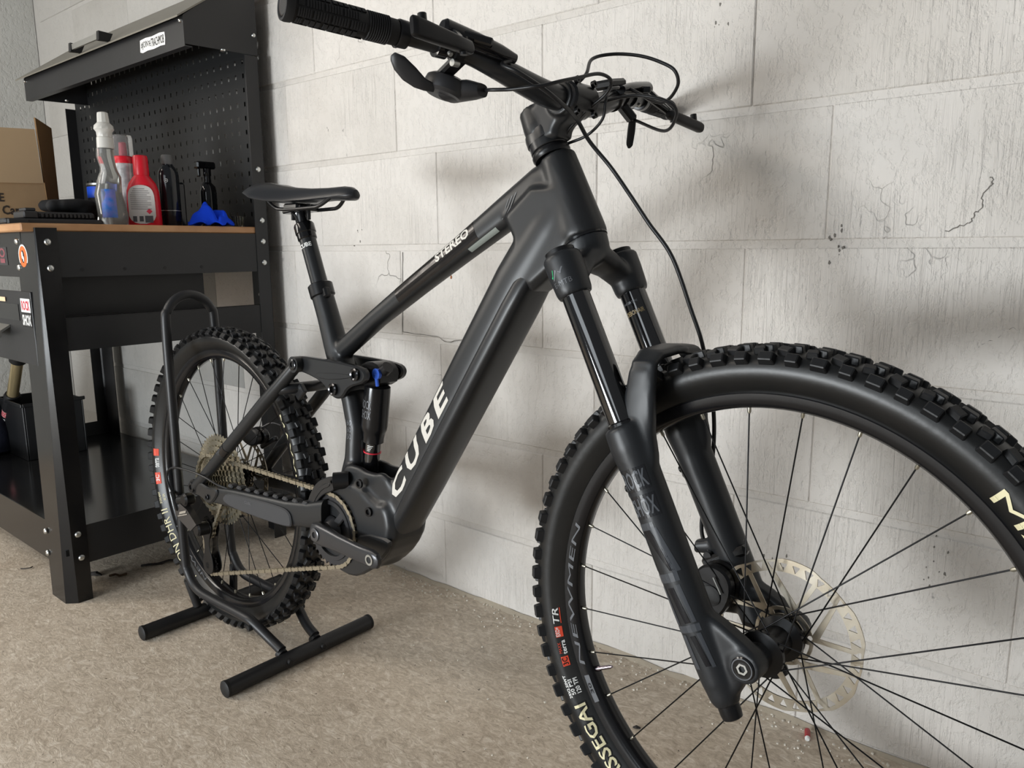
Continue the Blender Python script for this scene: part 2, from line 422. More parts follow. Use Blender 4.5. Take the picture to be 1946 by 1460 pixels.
# right end: apron, middle rail, bottom rail; same on the left end
for x0, x1 in ((-2.0045, -2.002), (-3.238, -3.2355)):
    wb('apron', MB().box((x0, -0.648, 0.81), (x1, -0.06, 0.9165)), M_STEEL)
    wb('rail', MB().box((x0, -0.648, 0.6335), (x1, -0.06, 0.714)).box((min(x0, x1) - (0.022 if x0 > -3 else 0), -0.64, 0.7115), (x1 + (0.022 if x0 < -3 else 0), -0.06, 0.714)), M_STEEL)
    wb('bottom_rail', MB().box((x0, -0.648, 0.097), (x1, -0.06, 0.195)), M_STEEL)
for y in (-0.5602, -0.4596, -0.3573, -0.2557):
    wb('screw_hole', MB().cyl((-2.0021, y, 0.8266), (-2.0012, y, 0.8266), 0.0042, n=12), M_BLACK)
wb('front_apron', MB().box((-3.2, -0.657, 0.81), (-2.09, -0.6545, 0.9165)), M_LEG)
wb('front_rail', MB().box((-3.2, -0.668, 0.093), (-2.09, -0.6655, 0.20)), M_LEG)
wb('lower_shelf', MB().box((-3.234, -0.664, 0.126), (-2.006, -0.02, 0.142)), M_GLOSS)
wb('back_panel', MB().box((-3.2, -0.058, 0.81), (-2.1, -0.0555, 0.9165)), M_STEEL)
# drawer unit: steel box with a front plate and pull
wb('drawer_housing', MB().box((-2.9, -0.652, 0.645), (-2.318, -0.645, 0.80)).box((-2.102, -0.64, 0.685), (-2.104, -0.20, 0.81)).box((-2.9, -0.64, 0.685), (-2.104, -0.42, 0.688)), M_STEEL)
wb('runner', MB().box((-2.101, -0.60, 0.690), (-2.092, -0.44, 0.712)), M_STEEL)
drawer = wb('drawer', MB().box((-2.92, -0.662, 0.598), (-2.054, -0.6575, 0.776), 0.0012), M_STEEL)
wb('drawer_recess', MB().box((-2.9, -0.6632, 0.704), (-2.140, -0.6622, 0.744)), M_GLOSS, drawer)
wb('label_strip', MB().box((-2.40, -0.6645, 0.748), (-2.222, -0.6634, 0.759)), mat('cream_label', (222, 196, 160), 0.5), drawer)
wb('drawer_pull', MB().prism([(-0.6625, 0.690), (-0.686, 0.676), (-0.688, 0.660), (-0.684, 0.660), (-0.682, 0.672), (-0.6625, 0.684)], -2.6, -2.215, 0, Matrix(((0, 1, 0, 0), (1, 0, 0, 0), (0, 0, 1, 0), (0, 0, 0, 1)))), M_ALU, drawer)
# bolts
def bolt(p, d, r=0.0075):
    d = Vector(d); p = Vector(p)
    b = MB().lathe([(r * 1.05, 0.0), (r, 0.002), (r * 0.72, 0.0042), (r * 0.35, 0.005), (0.0, 0.0044)], p, d, 14, cap=False)
    wb('bolt', b, M_ZINC)
for y, z in ((-0.6309, 0.8924), (-0.6304, 0.8318), (-0.6347, 0.1772), (-0.6322, 0.1155), (-0.066, 1.0957), (-0.0635, 0.9542), (-0.0643, 0.8948), (-0.0645, 0.8348)):
    bolt((-2.0, y, z), (1, 0, 0))
for x, z in ((-2.117, 0.895), (-2.119, 0.833)): bolt((x, -0.6565, z), (0, -1, 0))
for x, z in ((-2.105, 0.172), (-2.108, 0.113)): bolt((x, -0.6715, z), (0, -1, 0))
for z in (0.74, 0.705): bolt((-2.06, -0.046, z), (0, -1, 0), 0.006)
# pegboard with slots
def pegboard():
    mb = MB(); px = 0.0385; nx, nz = 30, 14; x0, z0 = -3.205, 0.955
    y, t = -0.052, 0.0016
    hw, hh = 0.0036, 0.0062
    for i in range(nx):
        for j in range(nz):
            cx, cz = x0 + px * (i + 0.5), z0 + px * (j + 0.5)
            h = px / 2
            o = [(-h, -h), (h, -h), (h, h), (-h, h)]; s = [(-hw, -hh), (hw, -hh), (hw, hh), (-hw, hh)]
            vs = [(cx + a, y, cz + b) for a, b in o] + [(cx + a, y, cz + b) for a, b in s]
            mb.add(vs, [(k, (k + 1) % 4, 4 + (k + 1) % 4, 4 + k) for k in range(4)])
    xe, ze = x0 + px * nx, z0 + px * nz
    for a, b in (((-3.235, 0.936), (x0, ze + 0.01)), ((xe, 0.936), (-2.012, ze + 0.01)), ((x0, 0.936), (xe, z0)), ((x0, ze), (xe, ze + 0.01))):
        mb.add([(a[0], y, a[1]), (b[0], y, a[1]), (b[0], y, b[1]), (a[0], y, b[1])], [(0, 1, 2, 3)])
    return mb
peg = link('pegboard', mesh_of(pegboard().__class__().merge(pegboard(), XB), None), bench, mat('pegboard_black', (27, 28, 29), 0.6, 0.0, 0.3))
# hood: front strip, end caps, lid with pull, inner tray
hoodY = -0.255
def endcap(x0, x1):
    poly = [(hoodY, 1.397), (-0.045, 1.403), (-0.045, 1.625), (hoodY, 1.468)]
    return MB().prism(poly, x0, x1, 0, Matrix(((0, 1, 0, 0), (1, 0, 0, 0), (0, 0, 1, 0), (0, 0, 0, 1))))
wb('hood_end', endcap(-2.002, -2.0), M_STEEL); wb('hood_end', endcap(-3.12, -3.118), M_STEEL)
wb('hood_front', MB().box((-3.12, hoodY - 0.002, 1.391), (-2.0, hoodY, 1.466)).box((-3.12, hoodY, 1.391), (-2.0, hoodY + 0.018, 1.3935)), M_STEEL)
lid = wb('hood_lid', vloft([[(x, -0.274, 1.458), (x, -0.274, 1.4625), (x, -0.045, 1.622), (x, -0.045, 1.6175)] for x in (-3.15, -1.995)]), mat('lid_grey_steel', (120, 116, 106), 0.42, 0.2))
wb('lid_pull', MB().box((-2.625, -0.290, 1.474), (-2.42, -0.284, 1.490)), M_ALU, lid)
for x in (-2.63, -2.43): wb('pull_bracket', MB().prism([(-0.262, 1.470), (-0.294, 1.468), (-0.292, 1.494), (-0.252, 1.492)], x, x + 0.016, 0.001, Matrix(((0, 1, 0, 0), (1, 0, 0, 0), (0, 0, 1, 0), (0, 0, 0, 1)))), M_BLACK, lid)
wb('hood_roof', vloft([[(x, -0.25, 1.455), (x, -0.25, 1.458), (x, -0.05, 1.605), (x, -0.05, 1.602)] for x in (-3.116, -2.004)]), M_STEEL)
for x in (-2.012, -3.11): bolt((x, hoodY - 0.002, 1.455), (0, -1, 0), 0.006)
bolt((-2.0, -0.15, 1.40), (0.2, 0, -1), 0.007); bolt((-3.05, -0.15, 1.399), (0, 0, -1), 0.007); bolt((-2.0, -0.055, 1.455), (1, 0, 0), 0.006)
# printed stickers
def wplane(p0, du, dv): return lambda u, v: Vector(p0) + Vector(du) * u + Vector(dv) * v
def sticker(name, label, p0, du, dv, n, layers):
    """thin vinyl: layers = [(uvfaces, (u0,v0,u1,v1), material)], each a hair in front of the last; first layer is the part"""
    first = None
    for i, (uvf, (u0, v0, u1, v1), m) in enumerate(layers):
        fn = wplane(p0, du, dv); off = Vector(n).normalized() * (0.0003 + 0.0003 * i)
        o = decal(name if first is None else 'print', uvf, lambda u, v: fn(u0 + (u1 - u0) * u, v0 + (v1 - v0) * v) + off, m, bench if first is None else first, XB)
        if first is None: first = o; o['label'] = label
    return first
Q = grid_uv(1, 1); FULL = (0, 0, 1, 1)
def disc_uv(n=28, r0=0.0):
    if r0 == 0: return [(0.5 + 0.5 * cos(2 * pi * k / n), 0.5 + 0.5 * sin(2 * pi * k / n)) for k in range(n)], [tuple(range(n))]
    uv = []; fs = []
    for k in range(n):
        c, s_ = cos(2 * pi * k / n), sin(2 * pi * k / n); uv += [(0.5 + 0.5 * c, 0.5 + 0.5 * s_), (0.5 + 0.5 * r0 * c, 0.5 + 0.5 * r0 * s_)]
    for k in range(n): a, b = 2 * k, 2 * ((k + 1) % n); fs.append((a, b, b + 1, a + 1))
    return uv, fs
YF = -0.6625
sticker('rock_shox_sticker', 'red and white sticker', (-2.122, YF, 0.690), (0.064, 0, 0), (0, 0, 0.07), (0, -1, 0),
        [(Q, FULL, M_BLACK), (Q, (0.02, 0.52, 0.98, 0.99), M_WHITE), (glyphs('ROCK', 0.03), (0.1, 0.58, 0.92, 0.92), M_RED), (glyphs('SHOX', 0.03), (0.08, 0.06, 0.96, 0.44), M_WHITE)])
sticker('round_sticker', 'orange round sticker', (-2.116, -0.6568, 0.828), (0.062, 0, 0), (0, 0, 0.062), (0, -1, 0),
        [(disc_uv(), FULL, mat('dark_vinyl', (50, 48, 50), 0.4)), (disc_uv(40, 0.86), (0.04, 0.04, 0.96, 0.96), M_WHITE), (disc_uv(), (0.1, 0.1, 0.9, 0.9), mat('orange_print', (226, 104, 40), 0.45)),
         (disc_uv(20), (0.34, 0.26, 0.66, 0.74), M_BLACK), (disc_uv(8), (0.38, 0.40, 0.54, 0.70), M_WHITE), (disc_uv(8), (0.52, 0.30, 0.64, 0.52), M_WHITE)])
sticker('dark_sticker', 'dark sticker with dull red print', (-2.30, -0.6575, 0.838), (0.108, 0, 0), (0, 0, 0.044), (0, -1, 0),
        [(Q, FULL, mat('dark_vinyl', (50, 48, 50), 0.4)), (disc_uv(16, 0.6), (0.5, 0.42, 0.88, 0.95), mat('dull_red', (128, 66, 74), 0.5)), (Q, (0.55, 0.12, 0.85, 0.36), mat('dull_red', (128, 66, 74), 0.5))])
sticker('slogan_sticker', 'white torn-edge slogan sticker', (-2.243, hoodY - 0.0025, 1.409), (0.145, 0, 0.0), (0, 0, 0.036), (0, -1, 0),
        [(([(0, 0.1), (0.1, 0), (0.3, 0.06), (0.55, 0.02), (0.8, 0.08), (0.98, 0.04), (1, 0.5), (0.99, 0.93), (0.8, 1.0), (0.5, 0.94), (0.25, 1.0), (0.02, 0.95)], [tuple(range(12))]), FULL, M_WHITE),
         (glyphs('#JOIN', 0.01), (0.05, 0.2, 0.33, 0.8), M_BLACK), (glyphs('THE', 0.01), (0.35, 0.3, 0.44, 0.7), M_BLACK), (glyphs('TRACHMOB', 0.01), (0.46, 0.2, 0.96, 0.8), M_BLACK)])

# ================================================================== THINGS ON THE BENCH
ZB = 0.9358
def lathe_thing(name, label, cat, x, y, parts, rot=0, group=None, z=ZB):
    """parts = [(part name, MB in local coords, material)]; first nests nothing"""
    t = thing(name, label, cat, (x, y, z), Matrix.Rotation(rot, 3, 'Z'), group)
    return t, {n: build(n, mb, m, t) for n, mb, m in parts}
M_CARD = mat('brown_cardboard', (176, 148, 112), 0.75, var=(14, (160, 132, 98), 0.5))
M_CARDIN = mat('cardboard_inside', (112, 84, 50), 0.8)
M_INK = mat('box_print', (62, 54, 48), 0.7)
# cardboard box whose printed side faces right, front flap up, side flap ajar
t = thing('cardboard_box', 'open brown cardboard box with dark printed letters at left end of the worktop', 'box', (-2.47, -0.585, ZB))
XT = Matrix.Translation((2.47, 0.585, -ZB))
bx0, bx1, by0, by1, bz1 = -2.62, -2.35, -0.668, -0.500, 1.056
tk = 0.004
shell = MB().box((bx0, by0, ZB), (bx1, by0 + tk, bz1)).box((bx0, by1 - tk, ZB), (bx1, by1, bz1)).box((bx0, by0 + tk, ZB), (bx0 + tk, by1 - tk, bz1)).box((bx1 - tk, by0 + tk, ZB), (bx1, by1 - tk, bz1)).box((bx0 + tk, by0 + tk, ZB), (bx1 - tk, by1 - tk, ZB + tk))
carton = build('carton', shell, M_CARD, t, XT, None)
build('flap', vloft([[(bx1 - 0.003, by0, bz1 - 0.006), (bx1 + 0.005, by0, bz1 - 0.010), (bx1 + 0.005, by1 - 0.004, bz1 - 0.004), (bx1 - 0.003, by1 - 0.004, bz1 - 0.002)], [(bx1 - 0.004, by0, 1.185), (bx1 + 0.001, by0, 1.185), (bx1 + 0.001, by1 - 0.010, 1.192), (bx1 - 0.004, by1 - 0.010, 1.192)]]), mat('cardboard_flap', (186, 160, 126), 0.75), t, XT, None)
build('flap', vloft([[(bx1 - 0.002, by1 + 0.001, 0.985), (bx1 + 0.002, by1 + 0.003, 0.985), (bx1 - 0.145, by1 + 0.086, 0.962), (bx1 - 0.148, by1 + 0.083, 0.962)], [(bx1 + 0.001, by1 - 0.009, 1.222), (bx1 + 0.005, by1 - 0.007, 1.222), (bx1 - 0.135, by1 + 0.082, 1.218), (bx1 - 0.138, by1 + 0.079, 1.218)]]), M_CARDIN, t, XT, None)
for s_, y0, y1, z0, z1 in (('WIRE', -0.662, -0.600, 1.000, 1.022), ('Car', -0.608, -0.566, 0.967, 0.991)):
    decal('print', glyphs(s_, 0.03), lambda u, v: Vector((bx1 + 0.0006, y0 + (y1 - y0) * u, z0 + (z1 - z0) * v)), M_INK, carton, XT)
# black ribbed tool case lying in front of the box
t = thing('tool_case', 'flat black ribbed plastic tool lying on the bench corner before the box', 'tool', (-2.14, -0.58, ZB))
case = MB().box((-0.10, -0.10, 0.0), (0.03, 0.125, 0.014), 0.004)
body = build('body', case, mat('black_plastic', (38, 38, 40), 0.5), t)
cover = build('cover', MB().box((-0.08, -0.025, 0.014), (0.02, 0.11, 0.031), 0.005), mat('black_plastic', (38, 38, 40), 0.5), t)
for k in range(13): build('rib', MB().box((0.019, -0.017 + 0.0093 * k, 0.018), (0.024, -0.0125 + 0.0093 * k, 0.028)), mat('black_plastic', (38, 38, 40), 0.5), cover, smooth=None)
build('latch', MB().box((-0.05, -0.055, 0.014), (0.022, -0.022, 0.032), 0.003).box((-0.03, -0.048, 0.032), (0.012, -0.024, 0.040), 0.002), mat('black_plastic', (38, 38, 40), 0.5), t)
tag(build('flat_bar', MB().box((-2.30, -0.705 + 0.03, ZB), (-2.10, -0.63, ZB + 0.012), 0.002), mat('black_plastic', (38, 38, 40), 0.5)), 'thin black bar lying on the bench edge left of the ribbed tool', 'tool')
# heap of black webbing behind
mb = MB()
rr = random.Random(3)
for k in range(7):
    c = Vector((rr.uniform(-0.03, 0.03), rr.uniform(-0.035, 0.035), 0.026 + rr.uniform(0, 0.03))); R = Matrix.Rotation(rr.uniform(0, 3), 3, 'Z') @ Matrix.Rotation(rr.uniform(-0.4, 0.4), 3, 'X')
    mb.merge(MB().loft([sring(c + R @ Vector((x, 0, 0)), R @ Vector((0, 1, 0)), R @ Vector((0, 0, 1)), w, h, 2.2, 12) for x, w, h in ((-0.045, 0.008, 0.007), (-0.036, 0.016, 0.015), (0, 0.021, 0.018), (0.036, 0.015, 0.014), (0.045, 0.006, 0.006))]))
o = link('work_gloves', remeshed(mb, 0.005, 3), None, mat('black_fabric', (22, 22, 24), 0.85, bump=(70, 0.4, 0.002))); o.location = (-2.23, -0.475, ZB + 0.002)
tag(o, 'crumpled heap of black gloves between the box and the clear spray bottle', 'gloves')
t = thing('tin', 'small dark tin with blue band behind the clear spray bottle', 'tin', (-2.27, -0.385, ZB))
build('body', MB().lathe([(0.034, 0), (0.036, 0.003), (0.036, 0.112), (0.034, 0.115)], (0, 0, 0), (0, 0, 1)), M_BLACK, t)
build('band', MB().ringlathe([(0.0362, 0.078), (0.0368, 0.08), (0.0368, 0.106), (0.0362, 0.108)], (0, 0, 0), (0, 0, 1), 32), mat('blue_band', (24, 72, 190), 0.4), t)
build('rim', MB().ringlathe([(0.034, 0.112), (0.037, 0.112), (0.037, 0.117), (0.034, 0.117)], (0, 0, 0), (0, 0, 1), 32), M_ALU, t)
# clear trigger-spray bottle
M_CLEAR = mat('clear_plastic', (226, 226, 222), 0.10, trans=0.84, ior=1.38, spec=0.8)
M_FROST = mat('frosted_cap', (222, 220, 214), 0.35, trans=0.25)
prof = [(0.034, 0.028, 0.0), (0.037, 0.030, 0.004), (0.036, 0.029, 0.03), (0.033, 0.026, 0.08), (0.030, 0.023, 0.105), (0.027, 0.022, 0.125), (0.022, 0.020, 0.138), (0.0195, 0.0195, 0.15), (0.021, 0.021, 0.175), (0.020, 0.020, 0.195)]
t = thing('spray_bottle', 'clear plastic spray bottle with frosted nozzle and blue label, leftmost of the bottles', 'bottle', (-2.13, -0.424, ZB), Matrix.Rotation(radians(100), 3, 'Z'))
build('bottle', MB().loft([sring((0.004 * sin(z * 60), 0, z), (1, 0, 0), (0, 1, 0), a, b, 2.6 - 0.6 * (z > 0.13), 28) for a, b, z in prof], True), M_CLEAR, t)
build('liquid', MB().loft([sring((0.004 * sin(z * 60), 0, z + 0.001), (1, 0, 0), (0, 1, 0), a - 0.0025, b - 0.0025, 2.5, 24) for a, b, z in prof[:5]], True), mat('clear_liquid', (238, 240, 242), 0.0, trans=1.0, ior=1.33), t)
build('collar', MB().lathe([(0.0185, 0.195), (0.0205, 0.197), (0.0195, 0.222), (0.017, 0.225)], (0, 0, 0), (0, 0, 1), 28), M_FROST, t)
build('nozzle', MB().lathe([(0.018, 0.224), (0.019, 0.236), (0.024, 0.243), (0.0225, 0.252), (0.0145, 0.260), (0.0135, 0.276), (0.0125, 0.284), (0.008, 0.286)], (0, 0, 0), (0, 0, 1), 10), M_FROST, t)
def bottle_label(name, t, w, z0, z1, y, m, zr=0): return build(name, MB().loft([[Vector((-w * cos(a) if False else x, y * (1 - (x / 0.06) ** 2), z)) for x in [w * (k / 6 - 1) for k in range(13)]] for z in (z0, z1)], False, False), m, t, smooth=60)
M_BLUE = mat('blue_label', (40, 104, 186), 0.35, var=(60, (170, 120, 160), 0.35))
lab = build('label', MB().loft([sring((0, 0, z), (1, 0, 0), (0, 1, 0), a + 0.0009, b + 0.0009, 2.5, 40)[20:29] for a, b, z in ((0.0355, 0.0285, 0.02), (0.0345, 0.0275, 0.055), (0.033, 0.026, 0.08), (0.0315, 0.0245, 0.092))], False, False), M_BLUE, t, smooth=60)
lab.rotation_euler = (0, 0, radians(20))
# aerosol can
t = thing('aerosol_can', 'white and red aerosol can with clear cap behind the red bottle', 'can', (-2.20, -0.350, ZB))
build('body', MB().lathe([(0.024, 0), (0.0262, 0.003), (0.0262, 0.168), (0.0255, 0.170)], (0, 0, 0), (0, 0, 1)), mat('can_white', (206, 206, 206), 0.3, 0.3, var=(60, (120, 122, 126), 0.6)), t)
build('shoulder', MB().lathe([(0.0266, 0.168), (0.0270, 0.172), (0.0262, 0.183), (0.024, 0.187)], (0, 0, 0), (0, 0, 1)), mat('red_plastic', (204, 20, 40), 0.35), t)
build('actuator', MB().lathe([(0.009, 0.187), (0.009, 0.2), (0.008, 0.222), (0.006, 0.224)], (0, 0, 0), (0, 0, 1), 16), mat('pink_red', (170, 60, 76), 0.4), t)
build('cap', MB().lathe([(0.0258, 0.187), (0.0262, 0.19), (0.0258, 0.235), (0.0235, 0.242), (0.0, 0.243)], (0, 0, 0), (0, 0, 1), 32, False), mat('clear_cap', (240, 240, 240), 0.08, trans=0.9, ior=1.15), t)
# red flat bottle with a grey label
t = thing('red_bottle', 'red plastic bottle with grey instruction label in the middle of the bottles', 'bottle', (-2.125, -0.340, ZB), Matrix.Rotation(radians(52), 3, 'Z'))
M_REDP = mat('red_plastic', (204, 20, 40), 0.35)
prof = [(0.040, 0.022, 0.0), (0.042, 0.024, 0.004), (0.041, 0.024, 0.06), (0.0395, 0.023, 0.092), (0.034, 0.022, 0.112), (0.024, 0.019, 0.126), (0.0185, 0.0175, 0.133)]
build('bottle', MB().loft([sring((0, 0, z), (1, 0, 0), (0, 1, 0), a, b, 3.0 - 1.0 * (z > 0.11), 32) for a, b, z in prof]), M_REDP, t)
build('cap', MB().lathe([(0.0185, 0.133), (0.0195, 0.136), (0.0188, 0.176), (0.0172, 0.184), (0.012, 0.1855)], (0, 0, 0), (0, 0, 1), 30), M_REDP, t)
lab = build('label', MB().prism(chaikin([(-0.033, 0.006), (0.033, 0.006), (0.0335, 0.06), (0.032, 0.088), (0.022, 0.103), (0.0, 0.108), (-0.022, 0.103), (-0.032, 0.088), (-0.0335, 0.06)], 2), -0.0252, -0.0228, 0.0), mat('grey_label', (186, 182, 178), 0.45), t, smooth=None)
for k in range(11):
    zz = 0.096 - 0.0052 * k; w = 0.027 if k > 2 else 0.018 + 0.003 * k
    build('text_line', MB().box((-w, -0.0256, zz), (w * (0.9 if k % 3 else 0.55), -0.0252, zz + 0.0016)), mat('label_ink', (112, 108, 106), 0.6), lab, smooth=None)
build('warning_mark', MB().prism([(0.018, 0.031), (0.0255, 0.0385), (0.018, 0.046), (0.0105, 0.0385)], -0.0256, -0.0252), M_RED, lab, smooth=None)
build('barcode', MB().box((0.006, -0.0256, 0.009), (0.026, -0.0252, 0.027)).box((-0.008, -0.0256, 0.012), (0.002, -0.0252, 0.026)).box((-0.024, -0.0256, 0.011), (-0.014, -0.0252, 0.026)), mat('dark_ink', (70, 68, 70), 0.6), lab, smooth=None)
# tall dark bottle
t = thing('dark_bottle', 'slim black bottle with grey cap and white three-point emblem beside the blue cloth', 'bottle', (-2.13, -0.264, ZB), Matrix.Rotation(radians(48), 3, 'Z'))
M_DARKB = mat('black_gloss_bottle', (26, 28, 32), 0.12)
build('bottle', MB().lathe([(0.0255, 0), (0.027, 0.003), (0.027, 0.135), (0.0255, 0.148), (0.019, 0.160), (0.0135, 0.166), (0.0135, 0.172)], (0, 0, 0), (0, 0, 1), 32), M_DARKB, t)
build('cap', MB().lathe([(0.0145, 0.168), (0.0155, 0.170), (0.015, 0.190), (0.0135, 0.193)], (0, 0, 0), (0, 0, 1), 24), mat('grey_cap', (92, 92, 92), 0.5), t)
def on_cyl(r, z0, a0): return lambda u, v: Vector((r * sin(a0 + u), -r * cos(a0 + u), z0 + v))
ringuv = disc_uv(24, 0.84)
em = decal('emblem', (ringuv[0], ringuv[1]), lambda u, v: on_cyl(0.0274, 0.118, -0.16)(u * 0.36, v * 0.0105), M_WHITE, t)
for k in range(3):
    a = pi / 2 + k * 2 * pi / 3; c, s_ = cos(a), sin(a)
    decal('emblem_ray', ([(0.5 + 0.45 * c, 0.5 + 0.45 * s_), (0.5 - 0.08 * s_, 0.5 + 0.08 * c), (0.5 + 0.08 * s_, 0.5 - 0.08 * c)], [(0, 1, 2)]), lambda u, v: on_cyl(0.0275, 0.118, -0.16)(u * 0.36, v * 0.0105), M_WHITE, em)
build('ring', MB().ringlathe([(0.0271, 0.042), (0.0275, 0.0425), (0.0275, 0.0435), (0.0271, 0.044)], (0, 0, 0), (0, 0, 1), 32), M_ALU, t)
t = thing('square_bottle', 'black rectangular bottle behind the slim black one', 'bottle', (-2.21, -0.205, ZB))
build('bottle', MB().box((-0.02, -0.02, 0), (0.02, 0.02, 0.128), 0.006), M_DARKB, t)
build('cap', MB().lathe([(0.010, 0.128), (0.011, 0.130), (0.0105, 0.145), (0.009, 0.146)], (0, 0, 0), (0, 0, 1), 20), M_BLACK, t)
# blue microfibre cloth: a bunched sheet with a rolled fold on top
mb = MB(); nu, nv = 56, 40; rings = []
def ridge(u, v, a, b, c, w): return math.exp(-((u * cos(c) + v * sin(c) - a) / w) ** 2) * b
for j in range(nv + 1):
    row = []
    for i in range(nu + 1):
        u, v = i / nu - 0.5, j / nv - 0.5
        e = max(0.0, 1 - (2 * abs(u)) ** 3.0) * max(0.0, 1 - (2 * abs(v)) ** 3.0)
        h = 0.030 * e + e * (ridge(u, v, -0.16, 0.034, 0.35, 0.11) + ridge(u, v, 0.05, 0.016, -0.5, 0.06) + ridge(u, v, 0.27, 0.018, 0.2, 0.09) + ridge(u, v, -0.33, 0.012, 0.1, 0.06) - ridge(u, v, -0.03, 0.016, 0.2, 0.05) - ridge(u, v, 0.16, 0.010, -0.2, 0.05))
        h += (0.005 + 0.005 * sin(15 * u + 8 * v)) * (1 - e)
        x = v * (0.10 + 0.012 * sin(7 * u)) + 0.010 * sin(9 * u + 2); y = u * 0.118 + 0.010 * sin(6 * v + 3 * u) + 0.02 * ridge(u, v, -0.16, 1.0, 0.35, 0.10) * (0.5 - v) * 0.5
        row.append(Vector((x, y, max(h, 0.0015))))
    rings.append(row)
mb.loft(rings, False, False)
cloth = build('microfibre_cloth', mb, mat('blue_microfibre', (18, 66, 214), 0.9, spec=0.2, bump=(320, 0.5, 0.001)), smooth=80)
sm = cloth.modifiers.new('thick', 'SOLIDIFY'); sm.thickness = 0.004; sm.offset = 1.0
cloth.scale = (0.9, 0.86, 0.9); cloth.location = (-2.058, -0.186, ZB + 0.001); tag(cloth, 'crumpled bright blue microfibre cloth on the worktop', 'cloth')
t = thing('ribbed_glass', 'small ribbed glass tumbler at the right end of the worktop', 'glass', (-2.08, -0.092, ZB))
gp = []
mbg = MB(); n = 40
def gr(r, z): return [Vector(((r + 0.0009 * (1 if k % 4 < 2 else -1)) * cos(2 * pi * k / n), (r + 0.0009 * (1 if k % 4 < 2 else -1)) * sin(2 * pi * k / n), z)) for k in range(n)]
mbg.loft([gr(0.0145, 0), gr(0.0155, 0.002), gr(0.0165, 0.032), gr(0.0145, 0.032), gr(0.0135, 0.006)])
build('tumbler', mbg, mat('ribbed_glass', (235, 232, 220), 0.05, trans=1.0, ior=1.45), t)
t = thing('clear_bottle', 'dark see-through spray bottle standing in shadow before the pegboard at right', 'bottle', (-2.17, -0.128, ZB))
build('bottle', MB().lathe([(0.022, 0), (0.0235, 0.003), (0.0235, 0.10), (0.021, 0.118), (0.011, 0.130), (0.010, 0.15)], (0, 0, 0), (0, 0, 1), 28), mat('smoked_plastic', (30, 31, 34), 0.08, trans=0.5), t)
build('trigger_head', MB().box((-0.012, -0.034, 0.168), (0.012, 0.024, 0.188), 0.004).box((-0.006, -0.03, 0.145), (0.006, -0.022, 0.168), 0.002).lathe([(0.011, 0.148), (0.012, 0.15), (0.012, 0.168)], (0, 0, 0), (0, 0, 1), 18), mat('smoked_plastic', (30, 31, 34), 0.08, trans=0.5), t)

# ================================================================== THINGS UNDER THE BENCH
t = thing('spare_fork', 'spare suspension fork leg with tan stanchion and red and white sticker leaning under the bench', 'fork', (-3.05, -0.40, 0.142))
XS = Matrix.Translation((3.05, 0.40, -0.142))
a, b = Vector((-3.03, -0.40, 0.522)), Vector((-3.29, -0.40, 0.16))
dd = (b - a).normalized()
build('stanchion', MB().cyl(a + dd * 0.03, a + dd * 0.215, 0.019, n=20), mat('tan_stanchion', (190, 172, 132), 0.2, 0.6), t, XS)
build('crown', MB().cyl(a - dd * 0.035, a + dd * 0.035, 0.027, n=20).bar(a, a + Vector((-0.10, 0.0, 0.035)), 0.04, 0.04, bev=0.006), M_BLACK, t, XS)
low = build('lower_leg', MB().tube([a + dd * k for k in (0.195, 0.205, 0.24, 0.30, 0.40, 0.44)], [0.024, 0.0275, 0.027, 0.024, 0.023, 0.02], 20), mat('fork_black', (30, 30, 32), 0.45), t, XS)
nrm = Vector((0.55, -0.83, -0.1)).normalized(); side = dd.cross(nrm).normalized(); nrm = side.cross(dd)
for i, (s_, m1, m2) in enumerate((('ROCK', mat('sticker_pink', (206, 150, 150), 0.5), M_RED), ('SHOX', M_BLACK, M_WHITE))):
    f0 = a + dd * (0.268 + 0.03 * i)
    fn = lambda u, v: f0 + side * (0.024 * sin((u - 0.5) * 1.5)) * -1 + nrm * (0.0275 * cos((u - 0.5) * 1.5) + 0.0005) + dd * (0.026 * (1 - v))
    lb = decal('sticker', grid_uv(6, 1), fn, m1, low, XS)
    decal('sticker', glyphs(s_, 0.02, cuts=6), lambda u, v: f0 + side * (0.024 * sin((0.1 + 0.8 * u - 0.5) * 1.5)) * -1 + nrm * (0.0275 * cos((0.1 + 0.8 * u - 0.5) * 1.5) + 0.0009) + dd * (0.026 * (0.9 - v * 0.8)), m2, low, XS)
t = thing('storage_crate', 'dark plastic crate on the lower shelf behind the spare fork', 'crate', (-3.10, -0.32, 0.142))
build('tub', MB().box((-0.16, -0.10, 0), (0.10, -0.094, 0.20), 0.002).box((-0.16, 0.094, 0), (0.10, 0.10, 0.20), 0.002).box((0.094, -0.094, 0), (0.10, 0.094, 0.20), 0.002).box((-0.16, -0.094, 0), (-0.154, 0.094, 0.20), 0.002).box((-0.154, -0.094, 0), (0.094, 0.094, 0.006)), mat('crate_plastic', (24, 25, 27), 0.45), t)
build('rim', MB().box((-0.165, -0.106, 0.192), (0.106, -0.10, 0.205), 0.002).box((0.10, -0.10, 0.192), (0.106, 0.106, 0.205), 0.002), mat('crate_plastic', (24, 25, 27), 0.45), t)
t = thing('kit_bag', 'dark blue fabric bag slumped under the bench at the far left', 'bag', (-3.30, -0.47, 0.142))
mb = MB().loft([sring((0, 0, z), (1, 0, 0), (0, 1, 0), a_, b_, 2.4, 20) for z, a_, b_ in ((0.0, 0.12, 0.09), (0.012, 0.14, 0.10), (0.08, 0.135, 0.10), (0.16, 0.10, 0.08), (0.24, 0.05, 0.05), (0.27, 0.02, 0.02))])
build('bag', mb, mat('navy_fabric', (22, 26, 44), 0.85, bump=(40, 0.5, 0.004)), t)
